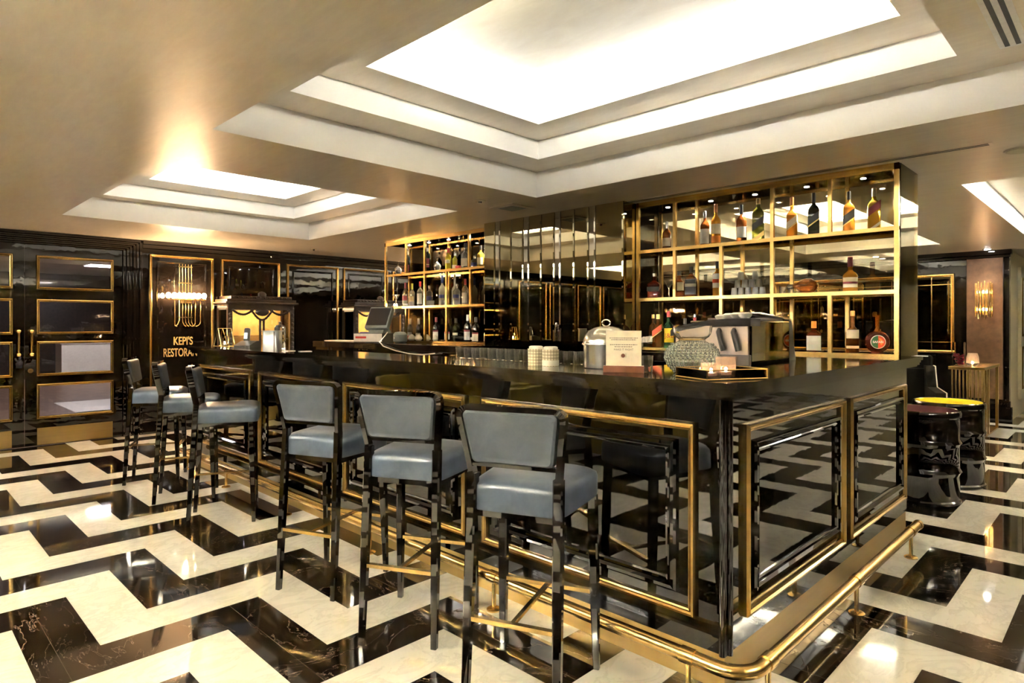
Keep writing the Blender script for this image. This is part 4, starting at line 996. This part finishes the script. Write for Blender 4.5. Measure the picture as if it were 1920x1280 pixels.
for i in range(9):
    y = .018+i*.038; MB().box(0, .015, y-.007, y+.007, .02, .825).build('slat', 'brass', t)
for i in range(3): MB().box(.05+i*.17-.045, .05+i*.17+.045, 0, .015, .02, .825).build('slat', 'brass', t)
MB().box(1.10, 1.14, 0, .03, .0, .825).build('leg', 'brass', t); MB().box(1.10, 1.14, .32, .35, .0, .825).build('leg', 'brass', t)
MB().box(0, 1.14, 0, .35, 0, .02).build('base', 'brass', t)
k = thing('flower_vase', 'glass cylinder of red petals on the brass slatted table', 'vase', (9.50, 1.58, .862))
MB().lathe([(.001, .006), (.066, .006), (.066, .30), (.07, .30), (.07, 0), (.001, 0)], n=24, cap=False).build('glass', 'thin_glass', k, True)
mb = MB()
for i in range(40): mb.sphere((.045*random.uniform(-1, 1), .045*random.uniform(-1, 1), .025+.13*random.random()), .018, 6, (1, 1, .6))
mb.build('petals', 'pink_red', k)
k = thing('candle_holder', 'round pink glass candle beside the red petal vase', 'candle', (9.49, 1.44, .862))
MB().lathe([(.001, .004), (.05, .01), (.07, .05), (.066, .12), (.05, .17), (.047, .17), (.062, .12), (.066, .05), (.001, .014)], n=24, cap=False).build('glass', 'pink_glass', k, True)
MB().sphere((0, 0, .05), .014, 10, (1, 1, 1.5)).build('flame', 'flame', k)
t = thing('armchair', 'black lounge chair with white piping behind the drum tables', 'armchair', (8.55, 2.05, 0), R(200))
MB().box(-.36, .36, -.4, .4, .08, .42, .03).build('seat', 'dark_upholstery', t, True)
MB().box(-.44, -.30, -.45, .45, .08, .88, .03, M=Matrix.Rotation(R(-5), 4, 'Y')).build('backrest', 'dark_upholstery', t, True)
for s in (-1, 1):
    mb = MB(); mb.prism([(-.40, .08), (.36, .08), (.36, .62), (-.18, .64), (-.30, .88), (-.42, .88)], .10, Matrix.Translation((0, s*.40-.05, 0))); a_ = mb.build('arm', 'dark_upholstery', t)
    MB().tube([(.36, s*.40+.052*s, .1), (.36, s*.40+.052*s, .62), (-.18, s*.40+.052*s, .64), (-.30, s*.40+.052*s, .88), (-.42, s*.40+.052*s, .88)], .007, 6, up=(0, 1, 0)).build('piping', 'white_piping', a_)
MB().sphere((-.18, -.1, .56), .2, 14, (.35, 1, .75)).build('cushion', 'dark_upholstery', t, True)
for sx in (-.3, .3):
    for sy in (-.34, .34): MB().box(sx-.02, sx+.02, sy-.02, sy+.02, 0, .09).build('leg', 'brass', t)
t = thing('banquette', 'long dark banquette with pale piping below the far mirror', 'sofa', (10.85, 2.2, 0))
MB().box(-.35, .42, 0, 3.2, .06, .42, .03).build('seat', 'dark_upholstery', t, True); MB().box(.22, .42, 0, 3.2, .42, .92, .03).build('backrest', 'dark_upholstery', t, True)
MB().tube([(.215, .02, .91), (.215, 3.18, .91)], .008, 6).build('piping', 'white_piping', t)
# far wall: brown panel, sconce, mirror, crown
MB().box(RX1-.06, RX1, 1.355, 1.775, .32, 2.36).build('pier_panel', 'bronze_wall', wf)
mb = MB(); mb.box(RX1-.12, RX1, 1.25, RY1, 2.37, ZC, .01); mb.box(RX1-.07, RX1, 1.27, RY1, 2.33, 2.37, .006); struct(mb.build('trim_3', 'wall_lacquer'))
mb = MB(); mb.box(RX1-.08, RX1, 1.25, RY1, 0, .22, .006); mb.box(RX1-.05, RX1, 1.27, RY1, .22, .30, .006); struct(mb.build('baseboard_far', 'wall_lacquer'))
def yz_frame(mb): mb.b.transform(Matrix.Translation((RX1, 0, 0)) @ Matrix(((0, 1, 0, 0), (1, 0, 0, 0), (0, 0, 1, 0), (0, 0, 0, 1)))); return mb
k = thing('wall_mirror', 'large bronze wall mirror with brass frame and lattice behind the back bar end', 'mirror', (0, 0, 0))
yz_frame(rect_frame(MB(), 1.93, 4.6, .95, 2.14, 0, .05, .03, -1)).build('frame', 'brass', k)
MB().box(RX1-.012, RX1, 1.95, 4.58, .97, 2.12).build('glass', 'bronze_mirror', k)
mb = MB()
for y in (2.22, 2.75, 3.3, 3.85): mb.box(RX1-.016, RX1-.011, y-.005, y+.005, .97, 2.12)
for z in (1.12, 1.98): mb.box(RX1-.016, RX1-.011, 1.95, 4.58, z-.005, z+.005)
mb.build('lattice', 'brass_dark', k)
k = thing('wall_sconce', 'brass tube wall sconce glowing on the brown pier', 'wall lamp', (RX1-.06, 1.565, 1.52))
MB().box(-.02, 0, -.05, .05, .0, .34).build('backplate', 'brass', k)
for i in range(8):
    a = R(-78+i*22.3); x, y = -.03-.085*math.cos(a), .10*math.sin(a); z0 = -.02-.03*math.cos(a)*((i % 2)+.4)
    MB().tube([(x, y, z0), (x, y, .43-z0*.9)], .0095, 8).build('tube', 'brass_bright', k, True)
for z in (.08, .33): MB().sphere((-.045, 0, z), .02, 10).build('bulb', 'sconce_bulb', k)
for y in (1.50, 2.9):
    k = thing('downlight', 'small recessed ceiling downlight %s' % ('above the brass wall sconce' if y < 2 else 'above the long banquette'), 'downlight', (RX1-.30, y, ZC))
    MB().lathe([(.05, -.006), (.055, 0)], n=24).build('rim', 'chrome', k); MB().lathe([(.035, -.0085), (.035, -.006)], n=20).build('bulb', 'spot_white', k)
    l = bpy.data.lights.new('downlight_beam', 'SPOT'); l.energy = 5; l.spot_size = R(90); l.spot_blend = .6; l.color = (1, .93, .85); l.shadow_soft_size = .03
    o = bpy.data.objects.new('downlight_beam', l); C.objects.link(o); o.location = (RX1-.30, y, ZC-.02)
# panelled cream doors past the pier
d3 = struct(MB().box(12.2, 13.1, 1.25, 1.29, .25, 2.25).build('door_3', 'cream_paint'))
rect_frame(MB(), 12.3, 12.98, .4, 1.05, 1.25, .04, .015).build('panel_moulding', 'brass_dark', d3); rect_frame(MB(), 12.3, 12.98, 1.2, 2.1, 1.25, .04, .015).build('panel_moulding', 'brass_dark', d3)
d4 = struct(MB().box(13.15, 13.2, .2, 1.15, .05, 2.2).build('door_4', 'cream_paint'))
for y0, z0, z1 in ((.30, .3, 1.0), (.72, .3, 1.0), (.30, 1.15, 2.05), (.72, 1.15, 2.05)):
    f = rect_frame(MB(), y0, y0+.33, z0, z1, 0, .04, .015, -1); f.b.transform(Matrix.Translation((13.15, 0, 0)) @ Matrix(((0, 1, 0, 0), (1, 0, 0, 0), (0, 0, 1, 0), (0, 0, 0, 1)))); f.build('panel_moulding', 'brass_dark', d4)

# ------------------------------------------------------------------ mustard sofas seen in the bar front's reflection
def sofa(label, y0, y1):
    t = thing('tufted_sofa', label, 'sofa', (-1.25, y0, 0)); W = y1-y0
    MB().box(0, .72, 0, W, .10, .44, .04).build('seat', 'mustard_velvet', t, True)
    mb = MB(); n = int(W/.05); m_ = 14; rings = []
    for j in range(m_+1):
        z = .40+.60*j/m_; ring = []
        for i in range(n+1):
            y = W*i/n; tuft = .035*abs(math.sin(PI*(y/.22+z/.22)))*abs(math.sin(PI*(y/.22-z/.22)))
            ring.append(Vector((.17+tuft, y, z)))
        rings.append(ring)
    mb.loft(rings, False, False); mb.box(0, .165, 0, W, .10, 1.0, .02); mb.build('backrest', 'mustard_velvet', t, True)
    for y in (-.12, W): MB().box(0, .72, y, y+.12, .08, .66, .04).build('arm', 'mustard_velvet', t, True)
    for sx in (.05, .62):
        for sy in (.06, W-.06): MB().box(sx-.02, sx+.02, sy-.02, sy+.02, 0, .10).build('leg', 'brass_dark', t)
sofa('mustard tufted sofa opposite the far half of the bar', 5.45, 7.6)
sofa('mustard tufted sofa opposite the middle of the bar', 3.2, 5.0)
